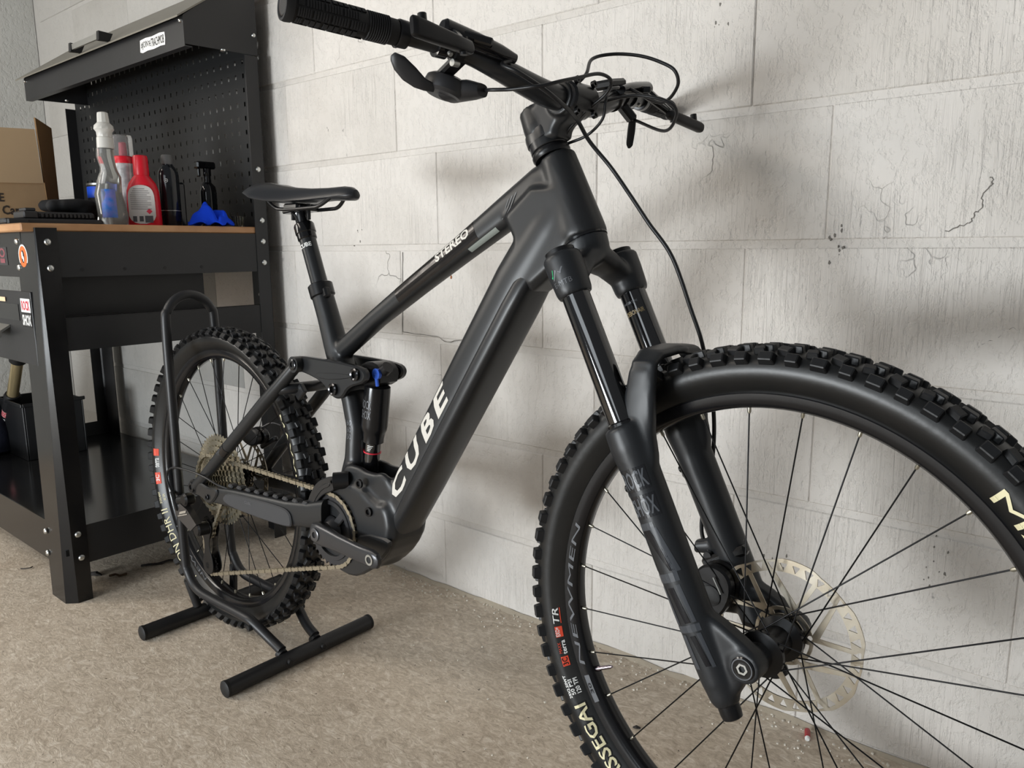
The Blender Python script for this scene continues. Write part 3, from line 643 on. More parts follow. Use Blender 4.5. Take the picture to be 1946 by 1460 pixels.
build('handle', MB().tube(spline([(-0.05, 0, 0.23), (-0.03, 0, 0.30), (0.03, 0, 0.30), (0.05, 0, 0.23)], 6), 0.008, 8), mat('navy_fabric', (22, 26, 44), 0.85), t)
# floor litter
M_TWIG = mat('dry_leaf', (84, 66, 46), 0.8); M_DARKLEAF = mat('dark_leaf', (44, 40, 38), 0.8)
def litter(name, label, cat, pts, r, m):
    o = build(name, MB().tube(spline([(p[0], p[1], p[2]) for p in pts], 4), r, 6), m, smooth=60); return tag(o, label, cat)
litter('dried_leaf', 'long curled dark leaf on the floor behind the rear tyre', 'leaf', [(-2.105, -0.445, 0.003), (-2.09, -0.432, 0.006), (-2.075, -0.41, 0.006), (-2.067, -0.385, 0.009), (-2.062, -0.365, 0.004)], 0.0035, M_DARKLEAF)
litter('leaf_scrap', 'small brown curled leaf scrap on the floor near the bench leg', 'leaf', [(-2.105, -0.532, 0.003), (-2.095, -0.52, 0.006), (-2.08, -0.515, 0.005), (-2.075, -0.498, 0.006)], 0.003, M_TWIG)
o = build('black_fluff', MB().loft([sring((-2.145 + dx, -0.553 + dx * 0.8, h), (0.75, -0.65, 0), (0, 0, 1), w, h, 2, 10) for dx, w, h in ((-0.014, 0.003, 0.002), (-0.008, 0.008, 0.005), (0.004, 0.009, 0.006), (0.014, 0.004, 0.002))]), M_DARKLEAF); tag(o, 'black fluff blob on the floor right behind the bench leg', 'fluff')
litter('wire_bit', 'thin curled wire scrap on the floor left of the bench leg', 'scrap', [(-2.35, -0.667, 0.002), (-2.337, -0.661, 0.004), (-2.33, -0.65, 0.004), (-2.337, -0.642, 0.003)], 0.0016, M_DARKLEAF)
t = thing('valve_cap', 'small red plastic cap lying on the floor by the wall behind the front wheel', 'cap', (-0.405, -0.03, 0.0), Matrix.Rotation(radians(-70), 3, 'Z'))
build('barrel', MB().lathe([(0.0042, -0.012), (0.0048, -0.010), (0.0048, 0.012), (0.004, 0.013)], (0, 0, 0.0049), (1, 0, 0), 14), mat('red_cap', (176, 30, 44), 0.35), t)
build('tip', MB().lathe([(0.0048, 0.0131), (0.0046, 0.0165), (0.003, 0.0185)], (0, 0, 0.0049), (1, 0, 0), 14), M_WHITE, t)
o = build('plastic_tag', MB().box((-0.305, -0.045, 0.0), (-0.262, -0.037, 0.003), 0.001), mat('pale_plastic', (196, 186, 172), 0.5)); tag(o, 'small pale plastic strip on the floor near the wall, right of the red cap', 'scrap')
o = build('rubber_scrap', MB().loft([sring((-0.655 + dx, -0.205 + dx * 0.5, h), (0.5, -0.86, 0), (0, 0, 1), w, h, 2, 8) for dx, w, h in ((-0.006, 0.001, 0.001), (0, 0.0045, 0.0025), (0.007, 0.002, 0.0012))]), M_DARKLEAF); tag(o, 'small dark rubber scrap on the floor seen through the front spokes', 'scrap')
# flakes of paint along the foot of the wall
mb = MB(); rr = random.Random(5)
for k in range(420):
    x = rr.uniform(-1.6, 0.2); y = -abs(rr.gauss(0, 0.045)) - 0.004; s_ = rr.uniform(0.0012, 0.0042)
    if rr.random() < 0.12: y = rr.uniform(-0.5, -0.03)
    mb.obox((x, y, s_ * 0.35), (s_, s_ * rr.uniform(0.5, 1), s_ * 0.7), Matrix.Rotation(rr.uniform(0, 3), 3, 'Z'))
o = build('paint_flakes', mb, mat('paint_flake', (222, 216, 204), 0.7), smooth=None); tag(o, 'white paint flakes and grit scattered along the foot of the wall', 'debris'); o['kind'] = 'stuff'
mb = MB()
prof = [(-1.95 + 0.05 * k, 0.005 + 0.008 * rr.random(), 0.003 + 0.007 * rr.random()) for k in range(60)]
mb.loft([[Vector((x, 0.0, 0.0)), Vector((x, -d_, 0.0)), Vector((x, -d_ * 0.45, h * 0.55)), Vector((x, 0.0, h))] for x, d_, h in prof])
setting(build('trim_1', mb, mat('mortar_fillet', (176, 164, 146), 0.8, bump=(60, 0.6, 0.004)), smooth=60))

# ================================================================== MOUNTAIN BIKE
# bike frame of reference: origin rear axle, x forward, y to the bike's left (towards the wall), z up
BO = Vector((-1.60873885, -0.43667954, 0.35132454))
BX, BY, BZ = Vector((0.99997306, -0.00734035, 0.0)), Vector((0.00733436, 0.99915724, -0.04038591)), Vector((0.000296446783, 0.0403848227, 0.999184156))
FO = Vector((-0.32478028, -0.44664355, 0.38257791))
FX, FY, FZ = Vector((0.99883486, -0.04824242, 0.00126246)), Vector((0.04825837, 0.99860827, -0.02127574)), Vector((-0.000234304851, 0.0213118742, 0.999772849))
def basis(x, y, z): return Matrix((x, y, z)).transposed()
RB = basis(BX, BY, BZ)
HUB_H = 0.3515
bike = thing('mountain_bike', 'matt black full-suspension electric mountain bike parked along the white wall', 'bicycle', BO - BZ * HUB_H, RB)
TB = Matrix.Translation((0, 0, HUB_H))                                    # bike coordinates -> root local
TF = bike.matrix_world.inverted_safe() if False else (Matrix.Translation(BO - BZ * HUB_H) @ RB.to_4x4()).inverted() @ (Matrix.Translation(FO) @ basis(FX, FY, FZ).to_4x4())
def bk(name, mb, m, parent=None, smooth=35): return build(name, mb, m, parent or bike, TB, smooth)
def fk(name, mb, m, parent=None, smooth=35): return build(name, mb, m, parent or bike, TF, smooth)
M_FRAME = mat('matt_black_carbon', (30, 31, 33), 0.37, 0.0, 0.5, var=(16, (26, 27, 28), 0.4))
M_FRAME2 = mat('satin_black_paint', (30, 31, 33), 0.30, 0.0, 0.55)
M_FORK = mat('fork_lowers_black', (31, 33, 36), 0.40, 0.0, 0.5)
M_STAN = mat('gloss_black_stanchion', (14, 14, 16), 0.07, 0.0, 0.8, coat=0.5)
M_GLOSSB = mat('gloss_black', (15, 15, 17), 0.15, 0.0, 0.6)
M_BANDM = mat('glossy_smoke_band', (44, 41, 40), 0.16, 0.5, 0.6)
M_RUB = mat('tyre_rubber', (17, 18, 19), 0.36, 0.0, 0.5, var=(14, (30, 29, 28), 0.5), bump=(90, 0.2, 0.001))
M_KNOB = mat('tread_rubber', (26, 27, 29), 0.45, 0.0, 0.45, var=(40, (17, 17, 19), 0.6), bump=(150, 0.25, 0.001))
M_RIM = mat('satin_black_rim', (22, 22, 24), 0.2, 0.0, 0.5)
M_SPOKE = mat('black_spoke', (16, 16, 18), 0.3, 0.6)
M_NIP = mat('brass_nipple', (170, 166, 152), 0.3, 0.9)
M_ROTOR = mat('brushed_steel_rotor', (172, 166, 154), 0.36, 1.0, var=(30, (140, 126, 104), 0.6))
M_HOSE = mat('black_hose', (22, 22, 24), 0.4)
M_RUBBER = mat('grip_rubber', (28, 28, 30), 0.7)
M_CHAIN = mat('dirty_chain', (172, 164, 146), 0.34, 0.9)
M_COG = mat('worn_cassette', (192, 186, 168), 0.30, 0.95)
M_DK = mat('anodised_black', (20, 20, 22), 0.32, 0.2)
M_CREAM = mat('cream_print', (224, 216, 178), 0.5)
M_DECAL = mat('grey_decal', (96, 98, 102), 0.35, 0.2)
M_DARKDEC = mat('dark_decal', (20, 21, 24), 0.2)
M_SILV = mat('silver_decal', (206, 202, 194), 0.22, 0.7)

# ---- frame: overlapping tubes fused into one carbon skin
def oval_path(pts, n=22, up=(0, 1, 0), p=2.3):
    """pts = [(centre xyz, half size in plane, half width along y)] lofted with rings perpendicular to the path"""
    C = [Vector(q[0]) for q in pts]; rings = []
    for i, q in enumerate(pts):
        d = (C[min(i + 1, len(C) - 1)] - C[max(i - 1, 0)]).normalized(); y = Vector((0, 1, 0)); u = y.cross(d).normalized(); yv = d.cross(u)
        pp = q[3] if len(q) > 3 else p
        rings.append(sring(C[i], u, yv, q[1], q[2], pp, n))
    return MB().loft(rings)
DT_D, DT_N = Vector((0.54, 0, 0.842)), Vector((0.842, 0, -0.54))
def DT(t, n): return Vector((0.398 - 0.398, 0, 0)) + DT_D * (t + 0.2148) + DT_N * n           # t along the down tube, n across it
def dtp(t, n): return DT_D * t + DT_N * n
# along-tube coordinate of a point P is P.DT_D; the tube runs from ~0.28 (motor) to ~0.95 (head)
fm = MB()
fm.merge(oval_path([(dtp(0.26, 0.476), 0.036, 0.036, 2.8), (dtp(0.45, 0.472), 0.035, 0.035, 3), (dtp(0.70, 0.470), 0.034, 0.034, 3), (dtp(0.86, 0.472), 0.038, 0.034, 2.6), (dtp(0.96, 0.482), 0.043, 0.033), (dtp(1.01, 0.492), 0.036, 0.030)]))
HT0, HT1 = Vector((0.9265, 0, 0.648)), Vector((0.9795, 0, 0.531))
hd = (HT1 - HT0).normalized()
fm.merge(MB().tube([HT0, HT0 + hd * 0.03, HT0 + hd * 0.07, HT1 - hd * 0.012, HT1], [0.0265, 0.0285, 0.031, 0.034, 0.034], 26))
fm.merge(oval_path([((0.432, 0, 0.333), 0.018, 0.018), ((0.53, 0, 0.396), 0.0165, 0.020), ((0.64, 0, 0.4605), 0.0185, 0.021), ((0.74, 0, 0.517), 0.0205, 0.0215), ((0.84, 0, 0.5745), 0.025, 0.022), ((0.905, 0, 0.6055), 0.033, 0.024), ((0.945, 0, 0.615), 0.034, 0.024)], p=2.7))
fm.merge(MB().prism([(0.866, 0.532), (0.845, 0.566), (0.90, 0.610), (0.95, 0.610), (0.990, 0.535), (0.952, 0.490), (0.905, 0.455), (0.866, 0.475)], -0.031, 0.031, 0.010))
fm.merge(oval_path([((0.360, 0, 0.447), 0.0205, 0.0205), ((0.385, 0, 0.392), 0.021, 0.021), ((0.413, 0, 0.325), 0.0225, 0.0235), ((0.437, 0, 0.285), 0.024, 0.026), ((0.462, 0, 0.245), 0.021, 0.026), ((0.478, 0, 0.19), 0.021, 0.027), ((0.474, 0, 0.13), 0.023, 0.028), ((0.462, 0, 0.07), 0.032, 0.032)]))
# motor shell and shock cradle
fm.merge(MB().prism(chaikin([(0.385, 0.045), (0.425, 0.078), (0.47, 0.10), (0.53, 0.10), (0.575, 0.075), (0.595, 0.080), (0.614, 0.066), (0.624, 0.022), (0.598, -0.024), (0.555, -0.063), (0.50, -0.083), (0.43, -0.075), (0.385, -0.04)], 1), -0.047, 0.047, 0.012))
fm.merge(MB().prism(chaikin([(0.455, 0.07), (0.468, 0.118), (0.50, 0.128), (0.545, 0.118), (0.59, 0.128), (0.615, 0.09), (0.60, 0.05), (0.50, 0.05)], 1), -0.036, -0.022, 0.004))
fm.merge(MB().prism(chaikin([(0.455, 0.07), (0.468, 0.118), (0.50, 0.128), (0.545, 0.118), (0.59, 0.128), (0.615, 0.09), (0.60, 0.05), (0.50, 0.05)], 1), 0.022, 0.036, 0.004))
frame_me = remeshed(fm, 0.0034, 9, 0.5)
for v in frame_me.vertices: v.co = TB @ v.co
frame = link('frame', frame_me, bike, M_FRAME)
FB = bvh_of(frame)
# battery cover on the lower half of the down tube
cov = []
for t, a, b in ((0.285, 0.010, 0.028), (0.305, 0.0155, 0.0365), (0.45, 0.0175, 0.038), (0.65, 0.0175, 0.038), (0.83, 0.0175, 0.0375), (0.868, 0.0165, 0.0355), (0.886, 0.014, 0.030), (0.893, 0.009, 0.020)):
    cov.append(sring(dtp(t, 0.4955), DT_N, Vector((0, 1, 0)), a, b, 3.2, 30))
cover_ = bk('battery_cover', MB().loft(cov), mat('satin_battery_cover', (28, 29, 31), 0.36))
bk('motor_cover', MB().prism(chaikin([(0.545, 0.012), (0.618, 0.016), (0.618, -0.002), (0.594, -0.030), (0.553, -0.0655), (0.51, -0.0845), (0.46, -0.080), (0.50, -0.02)], 1), -0.0495, -0.040, 0.004), M_FRAME2)
for x, z, y in ((0.535, 0.100, -0.051), (0.561, 0.053, -0.051)):
    bk('cover_bolt', MB().lathe([(0.0085, 0), (0.0085, 0.004), (0.005, 0.0045), (0.004, 0.001), (0, 0.001)], (x, y + 0.004, z), (0, -1, 0), 16, False), M_DK)
# lettering on frame: glossy smoke band with word, big word on down tube, rating label
TT_D = Vector((0.866, 0, 0.5)).normalized(); TT_N = Vector((-0.5, 0, 0.866))
def ttp(s_, n, y): return Vector((0.64, 0, 0.4605)) + Vector((0.8685, 0, 0.4957)) * s_ + Vector((-0.4957, 0, 0.8685)) * n + Vector((0, y, 0))
SIDE = (0, 1, 0)
def root(f): return lambda u, v: TB @ f(u, v)
def ang_tt(u0, u1, a0, a1):
    """wrap round the near side of the top tube"""
    def f(u, v):
        s_ = u0 + (u1 - u0) * u; a = a0 + (a1 - a0) * v
        return s_, a
    return f
def tt_fn(u0, u1, a0, a1, off):
    def fn(u, v):
        s_ = u0 + (u1 - u0) * u; a = a0 + (a1 - a0) * v
        c = TB @ ttp(s_, 0.002, 0); d = (TB.to_3x3() @ (Vector((-0.4957, 0, 0.8685)) * sin(a) + Vector((0, -1, 0)) * cos(a)))
        h = FB.ray_cast(c + d * 0.1, -d, 0.2)
        return (h[0] if h[0] is not None else c) + d * off
    return fn
band = decal('top_tube_band', grid_uv(24, 12), tt_fn(-0.043, 0.170, radians(-38), radians(70), 0.0004), M_BANDM, bike)
decal('band_lettering', glyphs('STEREO', 0.03, cuts=12, vcuts=4), tt_fn(0.072, 0.158, radians(-6), radians(34), 0.0009), mat('silver_print', (206, 202, 194), 0.45), band)
decal('rating_label', grid_uv(10, 4), tt_fn(0.142, 0.208, radians(-62), radians(-42), 0.0005), mat('grey_rating_label', (140, 146, 140), 0.5), band)
# CUBE runs up the down tube, letter tops towards the seat tube
def dt_base(t0, t1, n0, n1): return lambda u, v: dtp(t0 + (t1 - t0) * u, n1 + (n0 - n1) * v) + Vector((0, -0.06, 0))
def dt_fn(t0, t1, n0, n1, off):
    base = dt_base(t0, t1, n0, n1)
    return onto([FB], SIDE, off, lambda u, v: TB @ base(u, v))
# each letter drawn as the bent silver strokes of the logotype
def strokes(polys): 
    uv = []; fs = []
    for p in polys: fs.append(tuple(range(len(uv), len(uv) + len(p)))); uv += p
    return uv, fs
LET = {'C': [[(0.0, 0.0), (0.95, 0.0), (0.95, 0.2), (0.28, 0.2)], [(0.0, 0.0), (0.28, 0.2), (0.2, 0.8), (0.0, 0.86)]],
       'U': [[(0.05, 0.1), (0.95, 0.1), (0.95, 0.32), (0.25, 0.32)], [(0.05, 0.1), (0.25, 0.32), (0.25, 0.9), (0.02, 0.95)], [(0.72, 0.32), (0.95, 0.32), (0.98, 0.95), (0.74, 0.9)]],
       'B': [[(0.02, 0.05), (0.98, 0.05), (0.98, 0.28), (0.24, 0.28)], [(0.02, 0.05), (0.24, 0.28), (0.24, 0.92), (0.02, 0.95)], [(0.40, 0.42), (0.62, 0.42), (0.62, 0.92), (0.40, 0.92)], [(0.76, 0.28), (0.98, 0.28), (0.98, 0.95), (0.76, 0.92)]],
       'E': [[(0.02, 0.05), (0.98, 0.05), (0.98, 0.26), (0.24, 0.26)], [(0.02, 0.05), (0.24, 0.26), (0.24, 0.92), (0.02, 0.95)], [(0.76, 0.26), (0.98, 0.26), (0.98, 0.95), (0.76, 0.92)]]}
DTW = [('C', 0.407, 0.470), ('U', 0.474, 0.538), ('B', 0.541, 0.592), ('E', 0.595, 0.655)]
def subdiv(uvf, k=1):
    bm = bmesh.new(); vs = [bm.verts.new((u, v, 0)) for u, v in uvf[0]]
    for f in uvf[1]: bm.faces.new([vs[i] for i in f])
    bmesh.ops.subdivide_edges(bm, edges=bm.edges[:], cuts=k, use_grid_fill=True); bmesh.ops.triangulate(bm, faces=bm.faces[:]); bm.verts.index_update()
    r = [(v.co.x, v.co.y) for v in bm.verts], [tuple(v.index for v in f.verts) for f in bm.faces]; bm.free(); return r
for ch, t0, t1 in DTW:
    g = glyphs(ch, 0.03, shear=0.25, cuts=6, vcuts=3)
    decal('frame_lettering', g, dt_fn(t0, t1 - 0.004, 0.447, 0.478, 0.0006), mat('silver_print', (206, 202, 194), 0.45), frame)
# decals near the head tube: small grey mark
decal('frame_mark', glyphs('///', 0.01, shear=0.4, cuts=3), onto([FB], SIDE, 0.0006, lambda u, v: TB @ (Vector((0.842 + 0.03 * u, -0.06, 0.560 + 0.018 * u + 0.022 * v)))), M_DECAL, frame)
g = glyphs('160', 0.01, cuts=4)
for i, s_ in enumerate(('160', '160', '150')):
    decal('frame_lettering', glyphs(s_, 0.01, cuts=4), onto([FB], SIDE, 0.0006, lambda u, v, i=i: TB @ Vector((0.468 + 0.016 * u, -0.06, 0.196 - 0.013 * i + 0.010 * v))), M_DECAL, frame)

# ---- seat post and saddle
SP0, SP1 = Vector((0.3625, 0, 0.444)), Vector((0.3125, 0, 0.560))
spd = (SP1 - SP0).normalized()
bk('seat_clamp', MB().lathe([(0.0215, -0.016), (0.024, -0.014), (0.024, 0.008), (0.0215, 0.010), (0.017, 0.010)], SP0, spd, 28).bar(SP0 + Vector((0.022, -0.006, -0.004)) - spd * 0.012, SP0 + Vector((0.022, -0.006, -0.004)) + spd * 0.008, 0.014, 0.018, bev=0.003), M_DK)
post = bk('seat_post', MB().tube([SP0 - spd * 0.01, SP1 - spd * 0.022], 0.0162, 26), M_FRAME2)
bk('post_collar', MB().lathe([(0.0165, -0.024), (0.0185, -0.022), (0.0185, -0.012), (0.020, -0.010), (0.020, 0.006), (0.0185, 0.009), (0.014, 0.0095)], SP1, spd, 28), M_GLOSSB, post)
bk('post_shaft', MB().tube([SP1, SP1 + spd * 0.022, SP1 + spd * 0.03], [0.0135, 0.0135, 0.016], 22), M_GLOSSB, post)
ph = SP1 + spd * 0.036
bk('post_head', MB().lathe([(0.010, -0.004), (0.0165, 0.0), (0.0165, 0.008), (0.012, 0.012)], ph, spd, 18).bar(ph + Vector((-0.03, 0, 0.0)), ph + Vector((0.032, 0, 0.006)), 0.044, 0.010, bev=0.002).box(ph + Vector((-0.02, -0.026, 0.002)), ph + Vector((0.026, 0.026, 0.014)), 0.003), M_GLOSSB, post)
for dx in (-0.024, 0.028): bk('clamp_bolt', MB().cyl(ph + Vector((dx, 0, -0.016)), ph + Vector((dx, 0, 0.014)), 0.004, n=10), M_DK, post)
xv = Vector((0, 1, 0)).cross(spd)
decal('post_lettering', glyphs('CUBE', 0.02, cuts=8), lambda u, v: TB @ (SP1 - spd * (0.042 - 0.0085 * v) + (Vector((0, -1, 0)) * cos(-0.5 + 1.7 * u) + xv * sin(-0.5 + 1.7 * u)) * 0.0166), M_WHITE, post)
sad = []
for x, w, zt, th, dr in ((0.178, 0.030, 0.644, 0.012, 0.004), (0.184, 0.052, 0.650, 0.022, 0.014), (0.200, 0.066, 0.654, 0.032, 0.022), (0.225, 0.068, 0.652, 0.038, 0.030), (0.26, 0.058, 0.6455, 0.036, 0.030), (0.30, 0.042, 0.640, 0.030, 0.026), (0.35, 0.028, 0.6365, 0.027, 0.021), (0.40, 0.0215, 0.6355, 0.026, 0.018), (0.44, 0.0195, 0.634, 0.026, 0.015), (0.462, 0.0165, 0.631, 0.024, 0.012), (0.472, 0.009, 0.626, 0.016, 0.006)):
    ring = []
    for k in range(28):
        a = 2 * pi * k / 28; yy = w * math.copysign(abs(cos(a)) ** 0.8, cos(a)); top = sin(a) >= 0
        z = zt - dr * abs(yy / w) ** 2.2 - (0 if top else (th - dr * abs(yy / w) ** 2.2 * 0.75) * abs(sin(a)) ** 0.7)
        if top: z -= 0.004 * (1 - sin(a)) + (0.003 * math.exp(-(yy / 0.008) ** 2) if 0.2 < x < 0.42 else 0)
        ring.append(Vector((x, yy, z)))
    sad.append(ring)
saddle = bk('saddle', MB().loft(sad), mat('saddle_leather', (38, 39, 42), 0.34, 0.0, 0.5), smooth=60)
for s_ in (-1, 1):
    bk('saddle_rail', MB().tube(spline([(0.222, 0.030 * s_, 0.622), (0.245, 0.024 * s_, 0.603), (0.272, 0.022 * s_, 0.597), (0.36, 0.022 * s_, 0.597), (0.392, 0.021 * s_, 0.600), (0.425, 0.014 * s_, 0.618)], 6), 0.0036, 10), M_DK, saddle)

# ---- rear suspension
rk = chaikin([(0.338, 0.300), (0.350, 0.316), (0.372, 0.3175), (0.47, 0.3165), (0.545, 0.3125), (0.558, 0.300), (0.548, 0.284), (0.506, 0.2735), (0.488, 0.250), (0.465, 0.247), (0.448, 0.256), (0.428, 0.274), (0.375, 0.286), (0.348, 0.287)], 2)
for s_ in (-1, 1):
    r = bk('rocker_link', MB().prism(rk, 0.036 * s_, 0.050 * s_, 0.003).prism(chaikin([(0.40, 0.288), (0.47, 0.296), (0.53, 0.297), (0.50, 0.287), (0.43, 0.279)], 1), 0.049 * s_, 0.0515 * s_, 0.001), M_FRAME2)
    for x, z, rr_ in ((0.356, 0.3015, 0.0105), (0.466, 0.265, 0.0115), (0.530, 0.2985, 0.0115)):
        bk('pivot_bolt', MB().lathe([(rr_, 0.0), (rr_, 0.006), (rr_ * 0.8, 0.0075), (rr_ * 0.55, 0.0065), (rr_ * 0.5, 0.002), (0, 0.002)], (x, 0.049 * s_, z), (0, s_, 0), 24, False), mat('bolt_black_chrome', (70, 70, 72), 0.16, 0.9), r)
bk('link_bridge', MB().cyl((0.466, -0.04, 0.265), (0.466, 0.04, 0.265), 0.012).cyl((0.53, -0.04, 0.2985), (0.53, -0.026, 0.2985), 0.010).cyl((0.53, 0.04, 0.2985), (0.53, 0.026, 0.2985), 0.010), M_DK)
for s_ in (-1, 1):
    ss = MB().tube([(0.357, 0.052 * s_, 0.3015), (0.345, 0.054 * s_, 0.292), (0.31, 0.062 * s_, 0.258), (0.27, 0.067 * s_, 0.223), (0.12, 0.074 * s_, 0.098), (0.03, 0.080 * s_, 0.020), (0.0, 0.082 * s_, -0.004)], [0.011, 0.0125, 0.0125, 0.0135, 0.0135, 0.0125, 0.012], 18)
    ss.cyl((0.357, 0.046 * s_, 0.3015), (0.357, 0.064 * s_, 0.3015), 0.0155, n=24)
    ss.cyl((0.0, 0.072 * s_, -0.004), (0.0, 0.090 * s_, -0.004), 0.017, n=24)
    o = bk('seat_stay', ss, M_FRAME)
    bk('pivot_bolt', MB().lathe([(0.0105, 0), (0.0105, 0.002), (0.0085, 0.003), (0.005, 0.0025), (0.0045, 0.0005), (0, 0.0005)], (0.357, 0.064 * s_, 0.3015), (0, s_, 0), 24, False), mat('bolt_black_chrome', (70, 70, 72), 0.16, 0.9), o)
    # small printed patch and clear-coated sleeve on the drive side
    if s_ < 0:
        dS = (Vector((0.12, 0, 0.098)) - Vector((0.27, 0, 0.223))).normalized(); nS = Vector((0, -1, 0)); uS = dS.cross(nS)
        def sfn(t0, t1, a0, a1, r): return lambda u, v: TB @ (Vector((0.12, -0.074, 0.098)) - dS * (t0 + (t1 - t0) * u) + (nS * cos(a0 + (a1 - a0) * v) + uS * sin(a0 + (a1 - a0) * v)) * r)
        decal('stay_sleeve', grid_uv(4, 10), sfn(-0.05, 0.012, -1.3, 1.3, 0.0138), M_BANDM, o)
        decal('stay_mark', glyphs('///', 0.02, shear=0.5, cuts=3), sfn(-0.028, 0.0, -0.2, 0.5, 0.0141), M_DECAL, o)
bk('stay_bridge', MB().tube(spline([(0.296, -0.062, 0.246), (0.322, -0.045, 0.25), (0.334, 0, 0.252), (0.322, 0.045, 0.25), (0.296, 0.062, 0.246)], 5), 0.011, 12).bar((0.33, -0.034, 0.252), (0.345, -0.034, 0.236), 0.01, 0.03, bev=0.002), M_FRAME2)
for s_ in (-1, 1):
    cs = []
    for x, y, z, h, w in ((0.045, 0.078, -0.012, 0.018, 0.007), (0.10, 0.077, -0.006, 0.0185, 0.0085), (0.16, 0.074, -0.002, 0.0215, 0.010), (0.24, 0.069, 0.000, 0.0245, 0.011), (0.33, 0.062, 0.004, 0.0255, 0.012), (0.40, 0.056, 0.014, 0.026, 0.014), (0.445, 0.052, 0.026, 0.028, 0.016)):
        cs.append(sring((x, y * s_, z), (0, 0, 1), (0, 1, 0), h, w, 3.4, 24))
    o = bk('chain_stay', MB().loft(cs), M_FRAME)
    dp = chaikin([(-0.022, -0.006), (-0.012, 0.012), (0.012, 0.016), (0.06, 0.006), (0.098, 0.012), (0.104, 0.0), (0.085, -0.020), (0.062, -0.032), (0.03, -0.020), (0.0, -0.022), (-0.018, -0.020)], 1)
    d_ = bk('dropout', MB().prism(dp, 0.078 * s_, 0.090 * s_, 0.003), M_FRAME2)
    for x, z, r_ in ((-0.004, -0.005, 0.011), (0.064, -0.014, 0.0065)):
        bk('pivot_bolt', MB().lathe([(r_, 0), (r_, 0.003), (r_ * 0.8, 0.004), (r_ * 0.5, 0.0035), (r_ * 0.45, 0.001), (0, 0.001)], (x, 0.090 * s_, z), (0, s_, 0), 22, False), M_DK, d_)
    if s_ < 0:
        pad = MB()
        pad.prism(chaikin([(0.118, -0.018), (0.128, 0.009), (0.20, 0.014), (0.30, 0.018), (0.352, 0.016), (0.360, -0.010), (0.352, -0.020), (0.24, -0.022)], 2), -0.0835, -0.068, 0.0025, Matrix(((1, 0, 0, 0), (0.045, 1, 0, -0.0098), (0, 0, 1, 0), (0, 0, 0, 1))))
        g_ = bk('chainstay_guard', pad, mat('guard_rubber', (52, 52, 54), 0.6), o)
        for k in range(9): bk('guard_lug', MB().obox((0.135 + 0.032 * k, -0.069 + 0.0012 * k, 0.0215 + 0.0018 * k), (0.018, 0.018, 0.008), Matrix.Identity(3), 0.003), mat('guard_rubber', (52, 52, 54), 0.6), o)
        decal('guard_lettering', glyphs('CUBE', 0.01), lambda u, v: TB @ Vector((0.205 + 0.022 * u, -0.0848 + 0.001 * u, 0.001 + 0.006 * v)), M_DECAL, o)
# shock
SA, SB_ = Vector((0.533, 0, 0.2985)), Vector((0.505, 0, 0.088)); sd = (SB_ - SA).normalized()
shock = bk('rear_shock', MB().lathe([(0.018, 0.022), (0.0235, 0.026), (0.024, 0.034), (0.0245, 0.10), (0.0235, 0.108), (0.0215, 0.112), (0.0195, 0.124), (0.0195, 0.132), (0.0165, 0.134)], SA, sd, 32), mat('shock_can', (24, 24, 26), 0.2, 0.2))
bk('shock_head', MB().prism(chaikin([(0.497, 0.302), (0.515, 0.318), (0.548, 0.320), (0.566, 0.303), (0.558, 0.277), (0.505, 0.272)], 1), -0.024, 0.024, 0.004).cyl((0.562, -0.012, 0.305), (0.572, -0.012, 0.313), 0.011, n=16), M_DK, shock)
bk('lockout_lever', MB().cyl((0.556, -0.027, 0.300), (0.556, -0.021, 0.300), 0.010, n=18).bar((0.556, -0.026, 0.300), (0.560, -0.026, 0.278), 0.004, 0.007, bev=0.001), mat('blue_lever', (52, 92, 190), 0.35, 0.3), shock)
bk('shock_shaft', MB().cyl(SA + sd * 0.13, SA + sd * 0.21, 0.0148, n=28), M_STAN, shock)
bk('o_ring', MB().ringlathe([(0.0148, -0.0011), (0.0165, -0.0011), (0.0165, 0.0011), (0.0148, 0.0011)], (0, 0, 0), (0, 0, 1), 28), mat('red_o_ring', (206, 40, 60), 0.4), shock)
oring = bpy.data.objects['o_ring']; oring.data.transform(TB @ Matrix.Translation(SA + sd * 0.152) @ Vector((0, 0, 1)).rotation_difference(sd).to_matrix().to_4x4() @ TB.inverted())
sx = Vector((0, 1, 0)).cross(sd)
def shock_fn(t0, t1, a0, a1, r): return lambda u, v: TB @ (SA + sd * (t1 + (t0 - t1) * v) + (Vector((0, -1, 0)) * cos(a0 + (a1 - a0) * u) - sx * sin(a0 + (a1 - a0) * u)) * r)
for s_, t0, t1 in (('ROCK', 0.050, 0.066), ('SHOX', 0.069, 0.085)):
    decal('shock_lettering', glyphs(s_, 0.01, cuts=8), shock_fn(t0, t1, -0.5, 0.5, 0.0248), M_DECAL, shock)
for k in range(4): decal('shock_lettering', grid_uv(6, 1), shock_fn(0.137 + 0.003 * k, 0.138 + 0.003 * k, 0.1, 0.9 - 0.12 * k, 0.01495), M_WHITE, shock)

